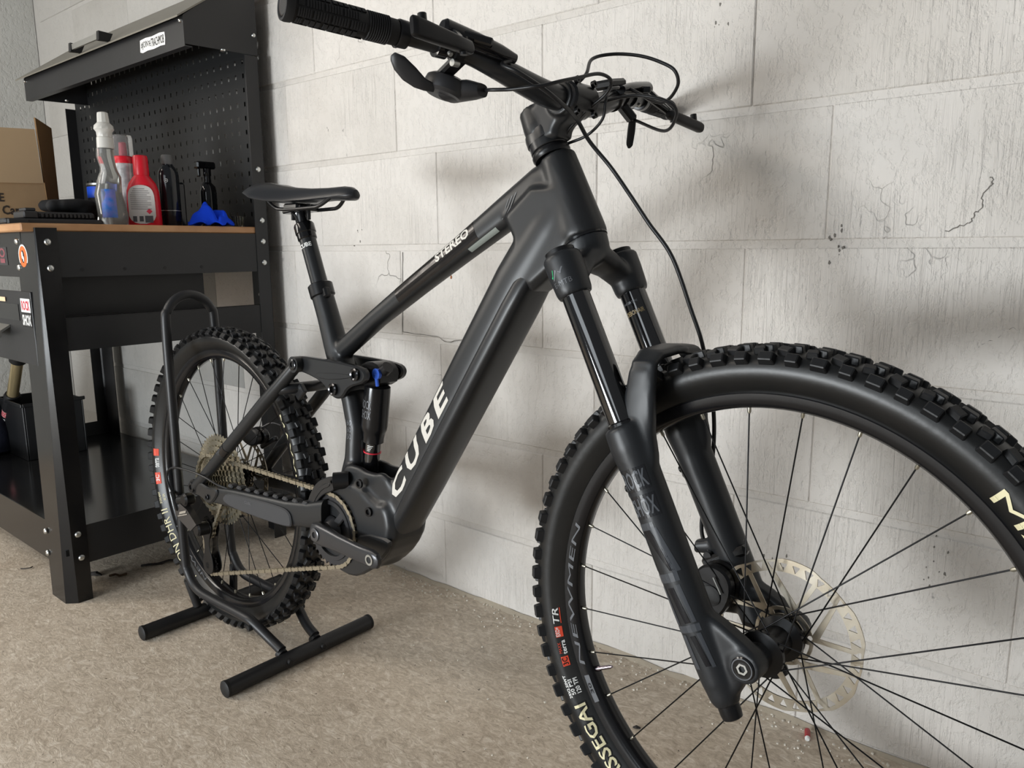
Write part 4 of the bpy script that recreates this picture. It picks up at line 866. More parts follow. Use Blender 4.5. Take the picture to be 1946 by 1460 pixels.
# ---- cranks, ring, chain
BBc = Vector((0.453, 0, -0.006))
def crank(s_, ang):
    c, s2 = cos(ang), sin(ang); rings = []
    for t, h, w, y in ((-0.022, 0.010, 0.006, 0.078), (-0.016, 0.018, 0.009, 0.078), (0.0, 0.021, 0.010, 0.078), (0.03, 0.019, 0.0095, 0.079), (0.07, 0.0165, 0.008, 0.082), (0.13, 0.0155, 0.0075, 0.085), (0.165, 0.0165, 0.007, 0.086), (0.178, 0.013, 0.006, 0.086), (0.182, 0.006, 0.004, 0.086)):
        rings.append(sring(BBc + Vector((c * t, s_ * y, s2 * t)), (-s2, 0, c), (0, 1, 0), h, w, 3.0, 22))
    o = bk('crank_arm', MB().loft(rings), mat('crank_satin', (66, 66, 68), 0.28, 0.5))
    e = BBc + Vector((c * 0.163, s_ * 0.0925, s2 * 0.163))
    bk('pedal_insert', MB().ringlathe([(0.006, -0.002), (0.0095, -0.002), (0.0095, 0.002), (0.006, 0.002)], e, (0, 1, 0), 24), M_ALU, o)
    bk('pedal_hole', MB().cyl(e + Vector((0, 0, 0)), e + Vector((0, s_ * 0.0008, 0)), 0.0062, n=20), M_BLACK, o)
    f = BBc + Vector((0, s_ * 0.0878, 0))
    bk('crank_bolt', MB().lathe([(0.0125, 0), (0.0125, 0.002), (0.0105, 0.003), (0.006, 0.0026), (0.0052, -0.001), (0, -0.001)], f, (0, s_, 0), 26, False), M_ALU if s_ > 0 else mat('bolt_grey', (96, 96, 98), 0.3, 0.7), o)
    return o
crank(-1, radians(-1.5)); crank(1, radians(178.5))
def gear_poly(n, r, tooth):
    out = []
    for k in range(n):
        a = 2 * pi * k / n; d = 2 * pi / n
        for f, rr_ in ((0.0, r - tooth), (0.28, r - tooth * 0.8), (0.42, r), (0.58, r), (0.72, r - tooth * 0.8)):
            out.append(((rr_) * cos(a + f * d), (rr_) * sin(a + f * d)))
    return out
def ring_gear(n, r, tooth, rin, y0, y1, c):
    """toothed ring with open centre"""
    P = gear_poly(n, r, tooth); vs = []; fs = []; m = len(P)
    for y in (y0, y1):
        vs += [Vector((c[0] + p[0], y, c[2] + p[1])) for p in P]
        vs += [Vector((c[0] + rin * p[0] / hypot(*p), y, c[2] + rin * p[1] / hypot(*p))) for p in P]
    for i in range(m):
        j = (i + 1) % m
        fs += [(i, j, m + j, m + i), (2 * m + i, 3 * m + i, 3 * m + j, 2 * m + j), (i, 2 * m + i, 2 * m + j, j), (m + i, m + j, 3 * m + j, 3 * m + i)]
    return MB().add(vs, fs)
RC = Vector((0.453, 0, -0.006)); ringR = 0.0705
chainring = bk('chainring', ring_gear(36, ringR + 0.002, 0.006, 0.056, -0.0505, -0.0465, RC), mat('chainring_black', (52, 52, 54), 0.36, 0.3), smooth=None)
sp_ = MB(); 
for k in range(4):
    a = radians(40 + 90 * k)
    sp_.bar(RC + Vector((0.014 * cos(a), -0.0525, 0.014 * sin(a))), RC + Vector((0.058 * cos(a + 0.12), -0.0495, 0.058 * sin(a + 0.12))), 0.016, 0.006, up=(0, 1, 0), bev=0.002)
sp_.lathe([(0.026, 0), (0.028, 0.003), (0.026, 0.008), (0.018, 0.016)], RC + Vector((0, -0.047, 0)), (0, -1, 0), 30)
sp_.ringlathe([(0.050, -0.053), (0.0575, -0.053), (0.0585, -0.0505), (0.0575, -0.048), (0.050, -0.048)], RC, (0, 1, 0), 64)
bk('spider', sp_, mat('chainring_black', (52, 52, 54), 0.36, 0.3), chainring)
bk('drive_unit_face', MB().lathe([(0.046, 0), (0.046, 0.004), (0.03, 0.007), (0.02, 0.008)], RC + Vector((0, -0.036, 0)), (0, -1, 0), 36), M_DK)
bk('chain_guide', MB().prism(chaikin([(0.385, 0.020), (0.395, 0.052), (0.420, 0.083), (0.452, 0.099), (0.474, 0.104), (0.483, 0.096), (0.474, 0.076), (0.445, 0.066), (0.42, 0.046), (0.405, 0.018)], 2), -0.060, -0.0565, 0.0012).prism(chaikin([(0.404, 0.040), (0.425, 0.072), (0.45, 0.087), (0.463, 0.089), (0.462, 0.082), (0.44, 0.073), (0.42, 0.053), (0.41, 0.036)], 1), -0.0615, -0.0595, 0.0008), M_FRAME2)
bk('guide_bolt', MB().lathe([(0.006, 0), (0.006, 0.003), (0.003, 0.0032), (0.0026, 0.001), (0, 0.001)], (0.472, -0.060, 0.094), (0, -1, 0), 16, False), M_DK)
bk('guide_mount', MB().cyl((0.470, -0.057, 0.094), (0.490, -0.036, 0.096), 0.016, n=20), M_DK)
# chain: pitch points round ring, cassette sprocket and two jockey wheels
J1, J2 = Vector((-0.010, -0.052, -0.108)), Vector((-0.004, -0.050, -0.196))
cogc, cogr = Vector((0, -0.046, 0)), 0.061
def tangent(c0, r0, c1, r1, side):
    d = c1 - c0; L_ = hypot(d.x, d.z); a = atan2(d.z, d.x); b = math.acos(max(-1, min(1, (r0 - r1) / L_))); q = a + side * b
    return Vector((c0.x + r0 * cos(q), c0.y, c0.z + r0 * sin(q))), Vector((c1.x + r1 * cos(q), c1.y, c1.z + r1 * sin(q)))
rc = RC + Vector((0, -0.0485, 0)); path = []
t0, t1 = tangent(rc, ringR, cogc, cogr, -1)          # top run: ring -> cog  (upper side)
def arc_pts(c, r, p, q, cw, n=40):
    a0 = atan2(p.z - c.z, p.x - c.x); a1 = atan2(q.z - c.z, q.x - c.x)
    if cw and a1 > a0: a1 -= 2 * pi
    if not cw and a1 < a0: a1 += 2 * pi
    return [Vector((c.x + r * cos(a0 + (a1 - a0) * k / n), c.y, c.z + r * sin(a0 + (a1 - a0) * k / n))) for k in range(n + 1)]
JR = 0.0235
b0, b1 = tangent(J2, JR, rc, ringR, -1)              # bottom run: jockey -> ring
c0, c1 = tangent(cogc, cogr, J1, JR, -1)             # cog -> upper jockey, front side crossing
loop = []
loop += arc_pts(rc, ringR, b1, t0, False)            # round the front of the ring
loop += arc_pts(cogc, cogr, t1, Vector((0.052, cogc.y, -0.032)), False)
loop += [Vector((0.030, -0.049, -0.075))]
loop += arc_pts(J1, JR, Vector((0.0135, J1.y, -0.106)), Vector((-0.030, J1.y, -0.121)), True)
loop += arc_pts(J2, JR, Vector((-0.0275, J2.y, -0.192)), b0, False)
def resample(pts, step):
    P = pts + [pts[0]]; out = []; carry = 0.0
    for a, b in zip(P[:-1], P[1:]):
        L_ = (b - a).length; s_ = carry
        while s_ < L_: out.append(a + (b - a) * (s_ / L_)); s_ += step
        carry = s_ - L_
    return out
CP = resample(loop, 0.0127)
rol = MB()
for p in CP: rol.cyl(p + Vector((0, -0.0026, 0)), p + Vector((0, 0.0026, 0)), 0.0037, n=8)
chain = bk('chain', rol, M_CHAIN); chain['label'] = 'dirty silver chain'
def link_mesh(w, t):
    poly = []
    for k in range(9): a = -pi / 2 + pi * k / 8; poly.append((0.00635 + 0.0042 * cos(a), 0.0042 * sin(a)))
    poly += [(0.0, 0.0030)]
    for k in range(9): a = pi / 2 + pi * k / 8; poly.append((-0.00635 + 0.0042 * cos(a), 0.0042 * sin(a)))
    poly += [(0.0, -0.0030)]
    return mesh_of(MB().prism(poly, -w - t, -w).prism(poly, w, w + t), None)
LM = [link_mesh(0.0023, 0.0009), link_mesh(0.0033, 0.0009)]
for m_ in LM: m_.materials.append(M_CHAIN)
for i in range(len(CP) - 1):
    a, b = CP[i], CP[i + 1]; d = (b - a).normalized(); zz = d.cross(Vector((0, 1, 0))).normalized(); yy = zz.cross(d)
    share('chain_link', LM[i % 2], chain, TB @ Matrix.Translation((a + b) / 2) @ basis(d, yy, zz).to_4x4())
# cassette: twelve sprockets
teeth = [51, 45, 39, 33, 28, 24, 21, 18, 16, 14, 12, 10]; cas = None
for i, n in enumerate(teeth):
    r = n * 0.0127 / (2 * pi) + 0.0025; y = -0.0225 - 0.0036 * i
    g_ = ring_gear(n, r, 0.0048, max(r - 0.017, 0.013) if i else r - 0.016, y - 0.0009, y + 0.0009, Vector((0, 0, 0)))
    if i < 6:
        for k in range(6):
            a = k * pi / 3 + 0.15 * i; r2 = max(r - 0.016, 0.014)
            if r2 > 0.02: g_.bar(Vector((0.014 * cos(a), y, 0.014 * sin(a))), Vector((r2 * cos(a + 0.35), y, r2 * sin(a + 0.35))), 0.006, 0.0018, up=(0, 1, 0))
    if cas is None: cas = bk('cassette', MB().lathe([(0.0165, 0.016), (0.0165, 0.064), (0.012, 0.066)], (0, 0, 0), (0, -1, 0), 24), M_DK)
    bk('sprocket', g_, M_COG, cas, None)
# derailleur
der = bk('derailleur', MB().cyl((-0.070, -0.086, -0.050), (-0.030, -0.080, -0.040), 0.012, n=18).lathe([(0.013, 0), (0.015, 0.003), (0.015, 0.02), (0.011, 0.024)], (-0.034, -0.074, -0.040), (0, -1, 0), 20), M_DK)
bk('parallelogram', MB().loft([[Vector(p) for p in q] for q in ([(-0.086, -0.094, -0.058), (-0.062, -0.094, -0.052), (-0.062, -0.078, -0.052), (-0.086, -0.078, -0.058)], [(-0.083, -0.092, -0.088), (-0.024, -0.094, -0.062), (-0.024, -0.078, -0.062), (-0.083, -0.078, -0.088)], [(-0.022, -0.090, -0.112), (0.008, -0.090, -0.090), (0.008, -0.076, -0.090), (-0.022, -0.076, -0.112)])]), mat('scuffed_alloy', (92, 90, 90), 0.3, 0.7), der, 30)
decal('derailleur_mark', strokes([[(0, 0), (1, 0.1), (1, 0.3), (0, 0.2)], [(0.1, 0.4), (0.8, 0.5), (0.8, 0.95), (0.1, 0.85)]]), lambda u, v: TB @ (Vector((-0.066, -0.0955, -0.086)) + Vector((0.042, 0.0005, 0.012)) * u + Vector((0.006, 0, 0.014)) * v), M_SILV, der)
bk('p_knuckle', MB().lathe([(0.013, 0), (0.0155, 0.002), (0.0155, 0.024), (0.012, 0.028)], (0.0, -0.060, -0.105), (0, -1, 0), 22), M_DK, der)
for y in (-0.060, -0.040):
    bk('derailleur_cage', MB().prism(chaikin([(-0.028, -0.118), (-0.020, -0.088), (0.004, -0.088), (0.020, -0.104), (0.010, -0.125), (0.004, -0.15), (0.020, -0.180), (0.022, -0.205), (0.002, -0.219), (-0.020, -0.213), (-0.026, -0.192), (-0.016, -0.165), (-0.014, -0.14)], 2), y - 0.001, y + 0.001, 0.0006), M_DK, der)
for J in (J1, J2): bk('jockey_wheel', ring_gear(12, 0.0255, 0.005, 0.008, J.y - 0.0018, J.y + 0.0018, J).cyl(J + Vector((0, -0.011, 0)), J + Vector((0, 0.011, 0)), 0.0078, n=14), mat('jockey_black', (30, 30, 32), 0.5), der, None)
bk('cable', MB().tube(spline([(0.125, -0.076, 0.014), (0.100, -0.086, 0.020), (0.058, -0.092, 0.030), (0.0, -0.096, 0.034), (-0.065, -0.098, 0.030), (-0.100, -0.097, 0.016), (-0.108, -0.096, -0.006), (-0.098, -0.093, -0.030), (-0.080, -0.090, -0.050)], 8), 0.0024, 8), M_HOSE, der)
bk('cable_guide', MB().tube(spline([(-0.100, -0.090, -0.036), (-0.086, -0.094, -0.042), (-0.072, -0.094, -0.066), (-0.076, -0.090, -0.072)], 5), 0.005, 8), M_DK, der)

# ---- wheels
unit_spoke = mesh_of(MB().tube([(0, 0, 0), (0, 0, 0.3), (0, 0, 0.7), (0, 0, 1)], [1.0, 1.0, 1.0, 1.0], 8), 60); unit_spoke.materials.append(M_SPOKE)
unit_nip = mesh_of(MB().tube([(0, 0, 0), (0, 0, 0.010), (0, 0, 0.012)], [0.0024, 0.0024, 0.0016], 10), 40); unit_nip.materials.append(M_NIP)
def zmat(p, d, sx_=1.0, sz=1.0):
    q = Vector((0, 0, 1)).rotation_difference(d.normalized()).to_matrix()
    return Matrix.Translation(p) @ (q @ Matrix.Diagonal((sx_, sx_, sz))).to_4x4()
def rotor_mesh(r, y, ph, xf):
    """stamped disc cut from one flat outline with holes: scalloped rim, pierced braking ring, paired spokes, hub ring"""
    cu = bpy.data.curves.new('r', 'CURVE'); cu.dimensions = '2D'; cu.fill_mode = 'BOTH'; cu.extrude = 0.0009
    def add(pts):
        sp = cu.splines.new('POLY'); sp.points.add(len(pts) - 1); sp.use_cyclic_u = True
        for p, q in zip(sp.points, pts): p.co = (q[0], q[1], 0, 1)
    P = lambda rr_, a: (rr_ * cos(a + ph), rr_ * sin(a + ph))
    n = 180
    add([P(r - 0.0016 + 0.0016 * max(-1, min(1, 2.2 * sin(6 * 2 * pi * k / n))), 2 * pi * k / n) for k in range(n)])
    add([P(0.019, 2 * pi * k / 40) for k in range(40)])
    ri, ro = 0.043, r - 0.0170
    for k in range(36):                                           # rounded triangular piercings
        a = 2 * pi * (k + 0.5) / 36; big = k % 6 == 0; q = 1.8 if big else 1.5
        c = r - 0.0100
        tri = [(c - 0.0036 * q, a), (c + 0.0024 * q, a - 0.034 * q), (c + 0.0030 * q, a - 0.026 * q), (c + 0.0030 * q, a + 0.026 * q), (c + 0.0024 * q, a + 0.034 * q)]
        add([P(*t_) for t_ in tri])
    for k in range(6):                                            # windows either side of each V-shaped pair of arms
        a = k * pi / 3; w = 0.0026
        A0, A1 = (ri, a + 0.05), (ro, a + 0.05 - 0.10); B0, B1 = (ri, a + 0.10), (ro, a + 0.62)
        nA = a + pi / 3 + 0.05
        def arc(rr_, b0, b1, m=7): return [P(rr_, b0 + (b1 - b0) * t_ / m) for t_ in range(m + 1)]
        # inside the V
        add([P(ri + 0.0035, a + 0.080)] + arc(ro, a - 0.05 + 0.034, a + 0.62 - 0.034, 9))
        # between this V and the next
        add(arc(ri - 0.005, a + 0.170, a + pi / 3 - 0.035, 5)[::-1] + arc(ro, a + 0.62 + 0.034, a + pi / 3 - 0.05 - 0.034, 7))
        add([P(0.0345 + 0.0035 * cos(t_ * pi / 4), a + 0.075 + 0.0035 * sin(t_ * pi / 4) / 0.0345) for t_ in range(8)])
        add(arc(0.0285, a + 0.38, a + 0.86, 4) + arc(0.0335, a + 0.38, a + 0.86, 4)[::-1])
    ob = bpy.data.objects.new('r', cu); me = bpy.data.meshes.new_from_object(ob); bpy.data.objects.remove(ob); bpy.data.curves.remove(cu)
    M_ = xf @ Matrix(((1, 0, 0, 0), (0, 0, 1, y), (0, 1, 0, 0), (0, 0, 0, 1)))
    for v in me.vertices: v.co = M_ @ v.co
    me.polygons.foreach_set('use_smooth', [False] * len(me.polygons)); return me
def wheel(tag_, X, R_rim, R_in, spokes, th0, hub_y, rotor_r, rotor_y, flange):
    O_ = Vector((0, 0, 0))
    prof = [(R_in, -0.009), (R_in + 0.005, -0.0150), (R_rim - 0.006, -0.0165), (R_rim, -0.0172), (R_rim + 0.0015, -0.0160), (R_rim - 0.002, -0.0145), (R_rim - 0.006, -0.013), (R_rim - 0.006, 0.013), (R_rim - 0.002, 0.0145), (R_rim + 0.0015, 0.0160), (R_rim, 0.0172), (R_rim - 0.006, 0.0165), (R_in + 0.005, 0.0150), (R_in, 0.009), (R_in - 0.0008, 0.0)]
    rim = build(tag_, MB().ringlathe(prof, O_, (0, 1, 0), 140), M_RIM, bike, X, 40)
    N = spokes
    for i in range(N):
        t = th0 + i * 2 * pi / N; tip = Vector((-(R_in + 0.001) * cos(t), 0.0, (R_in + 0.001) * sin(t)))
        side = -1 if i % 2 == 0 else 1; lead = 1 if (i // 2) % 2 == 0 else -1
        tf = t + lead * 1.15; f = Vector((-flange * cos(tf), hub_y[0] if side < 0 else hub_y[1], flange * sin(tf)))
        d = f - tip
        share('spoke', unit_spoke, rim, X @ zmat(tip, d, 0.00095, d.length)); share('nipple', unit_nip, rim, X @ zmat(tip - d.normalized() * 0.003, d))
    hub = build('hub', MB().lathe([(0.0095, -0.052), (0.011, -0.046), (0.014, -0.042), (0.017, -0.037), (flange + 0.004, hub_y[0] - 0.003), (flange + 0.004, hub_y[0] + 0.003), (0.019, hub_y[0] + 0.008), (0.0165, 0.0), (0.019, hub_y[1] - 0.008), (flange + 0.005, hub_y[1] - 0.003), (flange + 0.005, hub_y[1] + 0.003), (0.022, hub_y[1] + 0.006), (0.022, rotor_y - 0.001), (0.0125, rotor_y + 0.004), (0.0105, 0.052)], O_, (0, 1, 0), 36), M_DK, rim, X)
    link('brake_rotor', rotor_mesh(rotor_r, rotor_y, 0.15, X), rim, M_ROTOR)
    for k in range(6):
        a = k * pi / 3 + 0.42; p = Vector((0.0235 * cos(a), rotor_y, 0.0235 * sin(a)))
        build('rotor_bolt', MB().cyl(p + Vector((0, -0.010, 0)), p + Vector((0, 0.004, 0)), 0.0062, n=12), M_DK, rim, X)
    return rim
def tyre(tag_, X, R, bead, npitch, wid, seed):
    Rc = R - 0.0085
    half = [(bead - 0.002, 0.0145), (bead + 0.006, 0.0185), (bead + 0.016, wid * 0.93), (bead + 0.028, wid), (Rc - 0.016, wid * 0.97), (Rc - 0.008, wid * 0.84), (Rc - 0.0025, wid * 0.52), (Rc, 0.0)]
    prof = [(r, -y) for r, y in half] + [(r, y) for r, y in half[-2::-1]] + [(bead - 0.006, 0.006), (bead - 0.006, -0.006)]
    ty = build(tag_, MB().ringlathe(prof, (0, 0, 0), (0, 1, 0), 150), M_RUB, bike, X, 60)
    kb = MB(); rr = random.Random(seed)
    def knob(a, y, along, across, tall, tilt, skew=0.0):
        # surface height of carcass at y
        ay = abs(y); s_ = Rc
        for (r0, y0), (r1, y1) in zip(half[::-1][:-1], half[::-1][1:]):
            if y0 <= ay <= y1: s_ = r0 + (r1 - r0) * (ay - y0) / max(y1 - y0, 1e-6); break
        er = Vector((cos(a), 0, sin(a))); et = Vector((-sin(a), 0, cos(a))); ey = Vector((0, 1, 0))
        n = (er * cos(tilt) + ey * sin(tilt) * math.copysign(1, y)).normalized(); w = et.cross(n) * -1
        t2 = (et * cos(skew) + w * sin(skew)); w2 = n.cross(t2)
        kb.obox(er * s_ + ey * y + n * (tall / 2 - 0.002), (along, across, tall + 0.003), basis(t2, w2, n), 0.0011, 0.82)
    for k in range(npitch):
        a = 2 * pi * k / npitch; d = 2 * pi / npitch
        for s_ in (-1, 1):
            o = 0.0 if s_ < 0 else 0.5
            big = k % 2
            knob(a + o * d, s_ * wid * 0.88, 0.0205 if big else 0.0175, 0.0140, 0.0098, 0.92)
            if k % 2 == 0: knob(a + (o + 0.45) * d, s_ * wid * 0.53, 0.0185, 0.0125, 0.0072, 0.42, 0.25 * s_)
            else: knob(a + (o + 0.45) * d, s_ * wid * 0.50, 0.0150, 0.0110, 0.0068, 0.40, -0.2 * s_)
        if k % 2 == 0:
            for s_ in (-1, 1): knob(a + 0.2 * d, s_ * 0.0072, 0.0200, 0.0120, 0.0082, 0.1, 0.1)
        else:
            for s_ in (-1, 1): knob(a + 0.2 * d, s_ * 0.0088, 0.0180, 0.0110, 0.0082, 0.12, -0.1)
    tr = build('tread_knobs', kb, M_KNOB, ty, X, None); tr['kind'] = 'stuff'
    def ysurf(r):
        for (r0, y0), (r1, y1) in zip(half[:-1], half[1:]):
            if r0 <= r <= r1: return -(y0 + (y1 - y0) * (r - r0) / (r1 - r0)) - 0.0011
        return -wid - 0.0011
    return ty, ysurf
XF = TF
XR = TB
fw = wheel('front_wheel', XF, 0.3165, 0.2985, 28, -0.83134, (-0.030, 0.024), 0.101, 0.034, 0.0245)
ft, fys = tyre('front_tyre', XF, 0.378, 0.3165, 74, 0.0315, 2)
rw = wheel('rear_wheel', XR, 0.2975, 0.279, 28, -0.70, (-0.020, 0.030), 0.101, 0.037, 0.0245)
rt, rys = tyre('rear_tyre', XR, 0.3525, 0.2975, 66, 0.0300, 4)
def tread_text(s_, o, X, r0, r1, a0, a1, ys, m, bold=0.0, shear=0.0, dy=0.0, name='tyre_lettering'):
    uvf = glyphs(s_, bold, shear, cuts=max(6, len(s_) * 3), vcuts=4)
    def fn(u, v):
        r = r0 + (r1 - r0) * v; a = a0 + (a1 - a0) * u; return X @ Vector((r * cos(a), ys(r) - dy, r * sin(a)))
    return decal(name, uvf, fn, m, o)
def tread_patch(o, X, r0, r1, a0, a1, ys, m, dy=0.0, name='tyre_print'):
    def fn(u, v):
        r = r0 + (r1 - r0) * v; a = a0 + (a1 - a0) * u; return X @ Vector((r * cos(a), ys(r) - dy, r * sin(a)))
    return decal(name, grid_uv(max(2, int(abs(a1 - a0) / 0.03)), 4), fn, m, o)
# tyre and rim print
D = radians
M_ORANGE = mat('orange_red_print', (226, 78, 52), 0.5)
tread_text('ASSEGAI', ft, XF, 0.3235, 0.3410, D(234.8), D(213.4), fys, M_BLACK, 0.06, dy=0.0001)
tread_text('ASSEGAI', ft, XF, 0.3246, 0.3398, D(234.5), D(213.8), fys, M_CREAM, 0.015, dy=0.0004)
tread_text('MAXXIS', ft, XF, 0.3250, 0.3450, D(48.0), D(12.0), fys, M_CREAM, 0.012)
for i, s_ in enumerate(('29X2.50WT', '50 PSI', '120 TPI')): tread_text(s_, ft, XF, 0.3360 - 0.0062 * i, 0.3408 - 0.0062 * i, D(211.8) - D(0.6) * (i > 0), D(206.0) + D(1.2) * (i > 0), fys, M_WHITE, 0.02)
tread_patch(ft, XF, 0.3255, 0.3335, D(203.8), D(201.3), fys, M_ORANGE); tread_text('3C', ft, XF, 0.3265, 0.3325, D(203.5), D(201.6), fys, M_BLACK, 0.02, dy=0.0003)
tread_text('terra', ft, XF, 0.3250, 0.3293, D(200.8), D(197.1), fys, M_WHITE, 0.02); tread_text('MAXX', ft, XF, 0.3300, 0.3335, D(200.4), D(197.6), fys, M_ORANGE, 0.02)
tread_patch(ft, XF, 0.3252, 0.3332, D(196.2), D(193.4), fys, M_ORANGE); tread_text('EXO+', ft, XF, 0.3282, 0.3328, D(196.0), D(193.6), fys, M_WHITE, 0.02, dy=0.0003)
tread_text('TR', ft, XF, 0.3270, 0.3335, D(192.6), D(188.4), fys, M_WHITE, 0.01, 0.2); tread_patch(ft, XF, 0.3250, 0.3258, D(192.6), D(188.4), fys, M_ORANGE)
tread_text('MINION DHR II', rt, XR, 0.3045, 0.3200, D(243), D(204.9), rys, M_CREAM, 0.03)
tread_text('27.5X2.40WT', rt, XR, 0.311, 0.317, D(202), D(196.5), rys, M_CREAM, 0.02); tread_text('60 TPI', rt, XR, 0.303, 0.308, D(201), D(198), rys, M_CREAM, 0.02)
tread_patch(rt, XR, 0.306, 0.318, D(192.8), D(187.4), rys, M_ORANGE); tread_text('3C', rt, XR, 0.308, 0.316, D(191.5), D(188.5), rys, M_WHITE, 0.02, dy=0.0003)
tread_text('terra', rt, XR, 0.306, 0.315, D(185.0), D(180.5), rys, M_WHITE, 0.02); tread_patch(rt, XR, 0.306, 0.318, D(179.4), D(176.0), rys, M_ORANGE)
tread_text('MAXXIS', rt, XR, 0.3045, 0.3200, D(36), D(8), rys, M_CREAM, 0.03)
def rim_y(R_in, R_rim): return lambda r: -0.0150 - 0.0015 * min(1, max(0, (r - R_in - 0.005) / (R_rim - R_in - 0.011))) - 0.0005
ry = rim_y(0.2985, 0.3165)
tread_text('NEWMEN', fw, XF, 0.3030, 0.3112, D(204.5), D(163), ry, M_DECAL, 0.05, 0.1, name='rim_lettering')
tread_patch(fw, XF, 0.3030, 0.3112, D(214.9), D(207.4), ry, M_DECAL, name='rim_label'); tread_text('30', fw, XF, 0.305, 0.310, D(212.5), D(209.5), ry, M_DARKDEC, 0.02, dy=0.0003, name='rim_lettering')
tread_text('NEWMEN', rw, XR, 0.284, 0.292, D(250), D(215), rim_y(0.279, 0.2975), M_DECAL, 0.05, 0.1, name='rim_lettering')
va = D(206.9); vd = Vector((-cos(va), 0, -sin(va)))
vp = Vector((cos(va), 0, sin(va))) * 0.299
fk('valve', MB().tube([vp, vp + vd * 0.008, vp + vd * 0.010, vp + vd * 0.028, vp + vd * 0.032], [0.0042, 0.0042, 0.003, 0.003, 0.0018], 12), mat('oil_slick_valve', (150, 140, 150), 0.2, 1.0), fw)

# ---- fork
LA = Vector((-0.452, 0, 0.892)).normalized(); LU = Vector((0.892, 0, 0.452)).normalized()
def legp(z, y): return Vector((-0.270 - (z - 0.43) * 0.507, y, z))
cm = MB()
for s_ in (-1, 1):
    y = 0.0665 * s_
    cm.merge(MB().tube([legp(0.424, y), legp(0.43, y), legp(0.455, y), legp(0.474, y), legp(0.478, y)], [0.0225, 0.0245, 0.0262, 0.0265, 0.022], 24))
    cm.merge(oval_path([(legp(0.455, y), 0.020, 0.022), (Vector((-0.283, 0.045 * s_, 0.466)), 0.021, 0.019), (Vector((-0.290, 0.025 * s_, 0.479)), 0.021, 0.017), (Vector((-0.297, 0, 0.484)), 0.024, 0.017)], up=(0, 0, 1)) if False else MB().loft([sring(c, LU, LA, a, b, 2.6, 22) for c, a, b in ((legp(0.448, y), 0.020, 0.018), (legp(0.452, 0.048 * s_), 0.021, 0.017), (legp(0.466, 0.028 * s_), 0.023, 0.016), (legp(0.476, 0.0), 0.027, 0.016))]))
stc = Vector((-0.3035, 0, 0.494))
cm.merge(MB().tube([stc - LA * 0.030, stc - LA * 0.012, stc + LA * 0.004], [0.026, 0.031, 0.033], 26))
cme = remeshed(cm, 0.0026, 4, 0.5)
for v in cme.vertices: v.co = TF @ v.co
crown = link('fork_crown', cme, bike, M_FORK)
fk('crown_race', MB().lathe([(0.030, 0.002), (0.0335, 0.003), (0.0335, 0.006), (0.030, 0.008)], stc, LA, 32), M_GLOSSB, crown)
fk('steerer_bore', MB().cyl(stc - LA * 0.0335, stc - LA * 0.031, 0.017, n=24), mat('bare_bore', (120, 104, 84), 0.4, 0.6), crown)
for s_ in (-1, 1):
    y = 0.0665 * s_
    fk('top_cap', MB().lathe([(0.0205, 0.0), (0.0205, 0.006), (0.016, 0.008), (0.008, 0.008)], legp(0.477, y), LA, 22), M_DK, crown)
    st = fk('stanchion', MB().tube([legp(0.43, y), legp(0.18, y)], 0.0192, 30), M_STAN)
    if s_ > 0:
        for s2, t0, t1, a0, a1, m_ in (('DEBONAIR', 0.394, 0.400, -1.2, 0.35, mat('gold_print', (150, 132, 96), 0.4)), ('CHARGER TUNE', 0.409, 0.412, -1.2, 0.1, M_DECAL)):
            def stf(u, v, t0=t0, t1=t1, a0=a0, a1=a1):
                c = legp(t0 + (t1 - t0) * v, 0.0665); a = a0 + (a1 - a0) * u + 0.6
                return TF @ (c + (Vector((0, -1, 0)) * cos(a) + LU * sin(a)) * 0.0195)
            decal('stanchion_lettering', glyphs(s2, 0.01, cuts=10), stf, m_, st)
CB = bvh_of(crown)
def on_leg(bv, z0, z1, a0, a1, y, off):
    """wrap print round a leg: v runs up it, u across"""
    def fn(u, v):
        c = TF @ legp(z0 + (z1 - z0) * v, y); a = a0 + (a1 - a0) * u
        d = TF.to_3x3() @ (Vector((0, -1, 0)) * cos(a) + LU * sin(a))
        h = bv.ray_cast(c + d * 0.06, -d, 0.1)
        return (h[0] if h[0] is not None else c) + d * off
    return fn
decal('crown_lettering', glyphs('E-MTB', 0.01, cuts=8), on_leg(CB, 0.437, 0.443, -0.35, 0.75, -0.0665, 0.0005), M_DECAL, crown)
decal('crown_mark', strokes([[(0.0, 0.0), (0.12, 0.0), (0.5, 0.75), (0.4, 0.9)], [(0.4, 0.9), (0.5, 0.75), (0.75, 0.35), (0.8, 0.5)], [(0.7, 0.35), (1.0, 0.9), (0.9, 0.9), (0.64, 0.45)]]), on_leg(CB, 0.446, 0.459, -0.3, 0.5, -0.0665, 0.0005), M_DECAL, crown)
decal('crown_mark', strokes([[(0.0, 0.35), (0.16, 0.2), (0.35, 0.3), (0.3, 0.45)], [(0.16, 0.2), (0.35, 0.3), (0.9, 1.0), (0.75, 1.0)]]), on_leg(CB, 0.446, 0.458, -0.32, -0.05, -0.0665, 0.0008), mat('green_print', (40, 190, 120), 0.4), crown)
lm = MB()
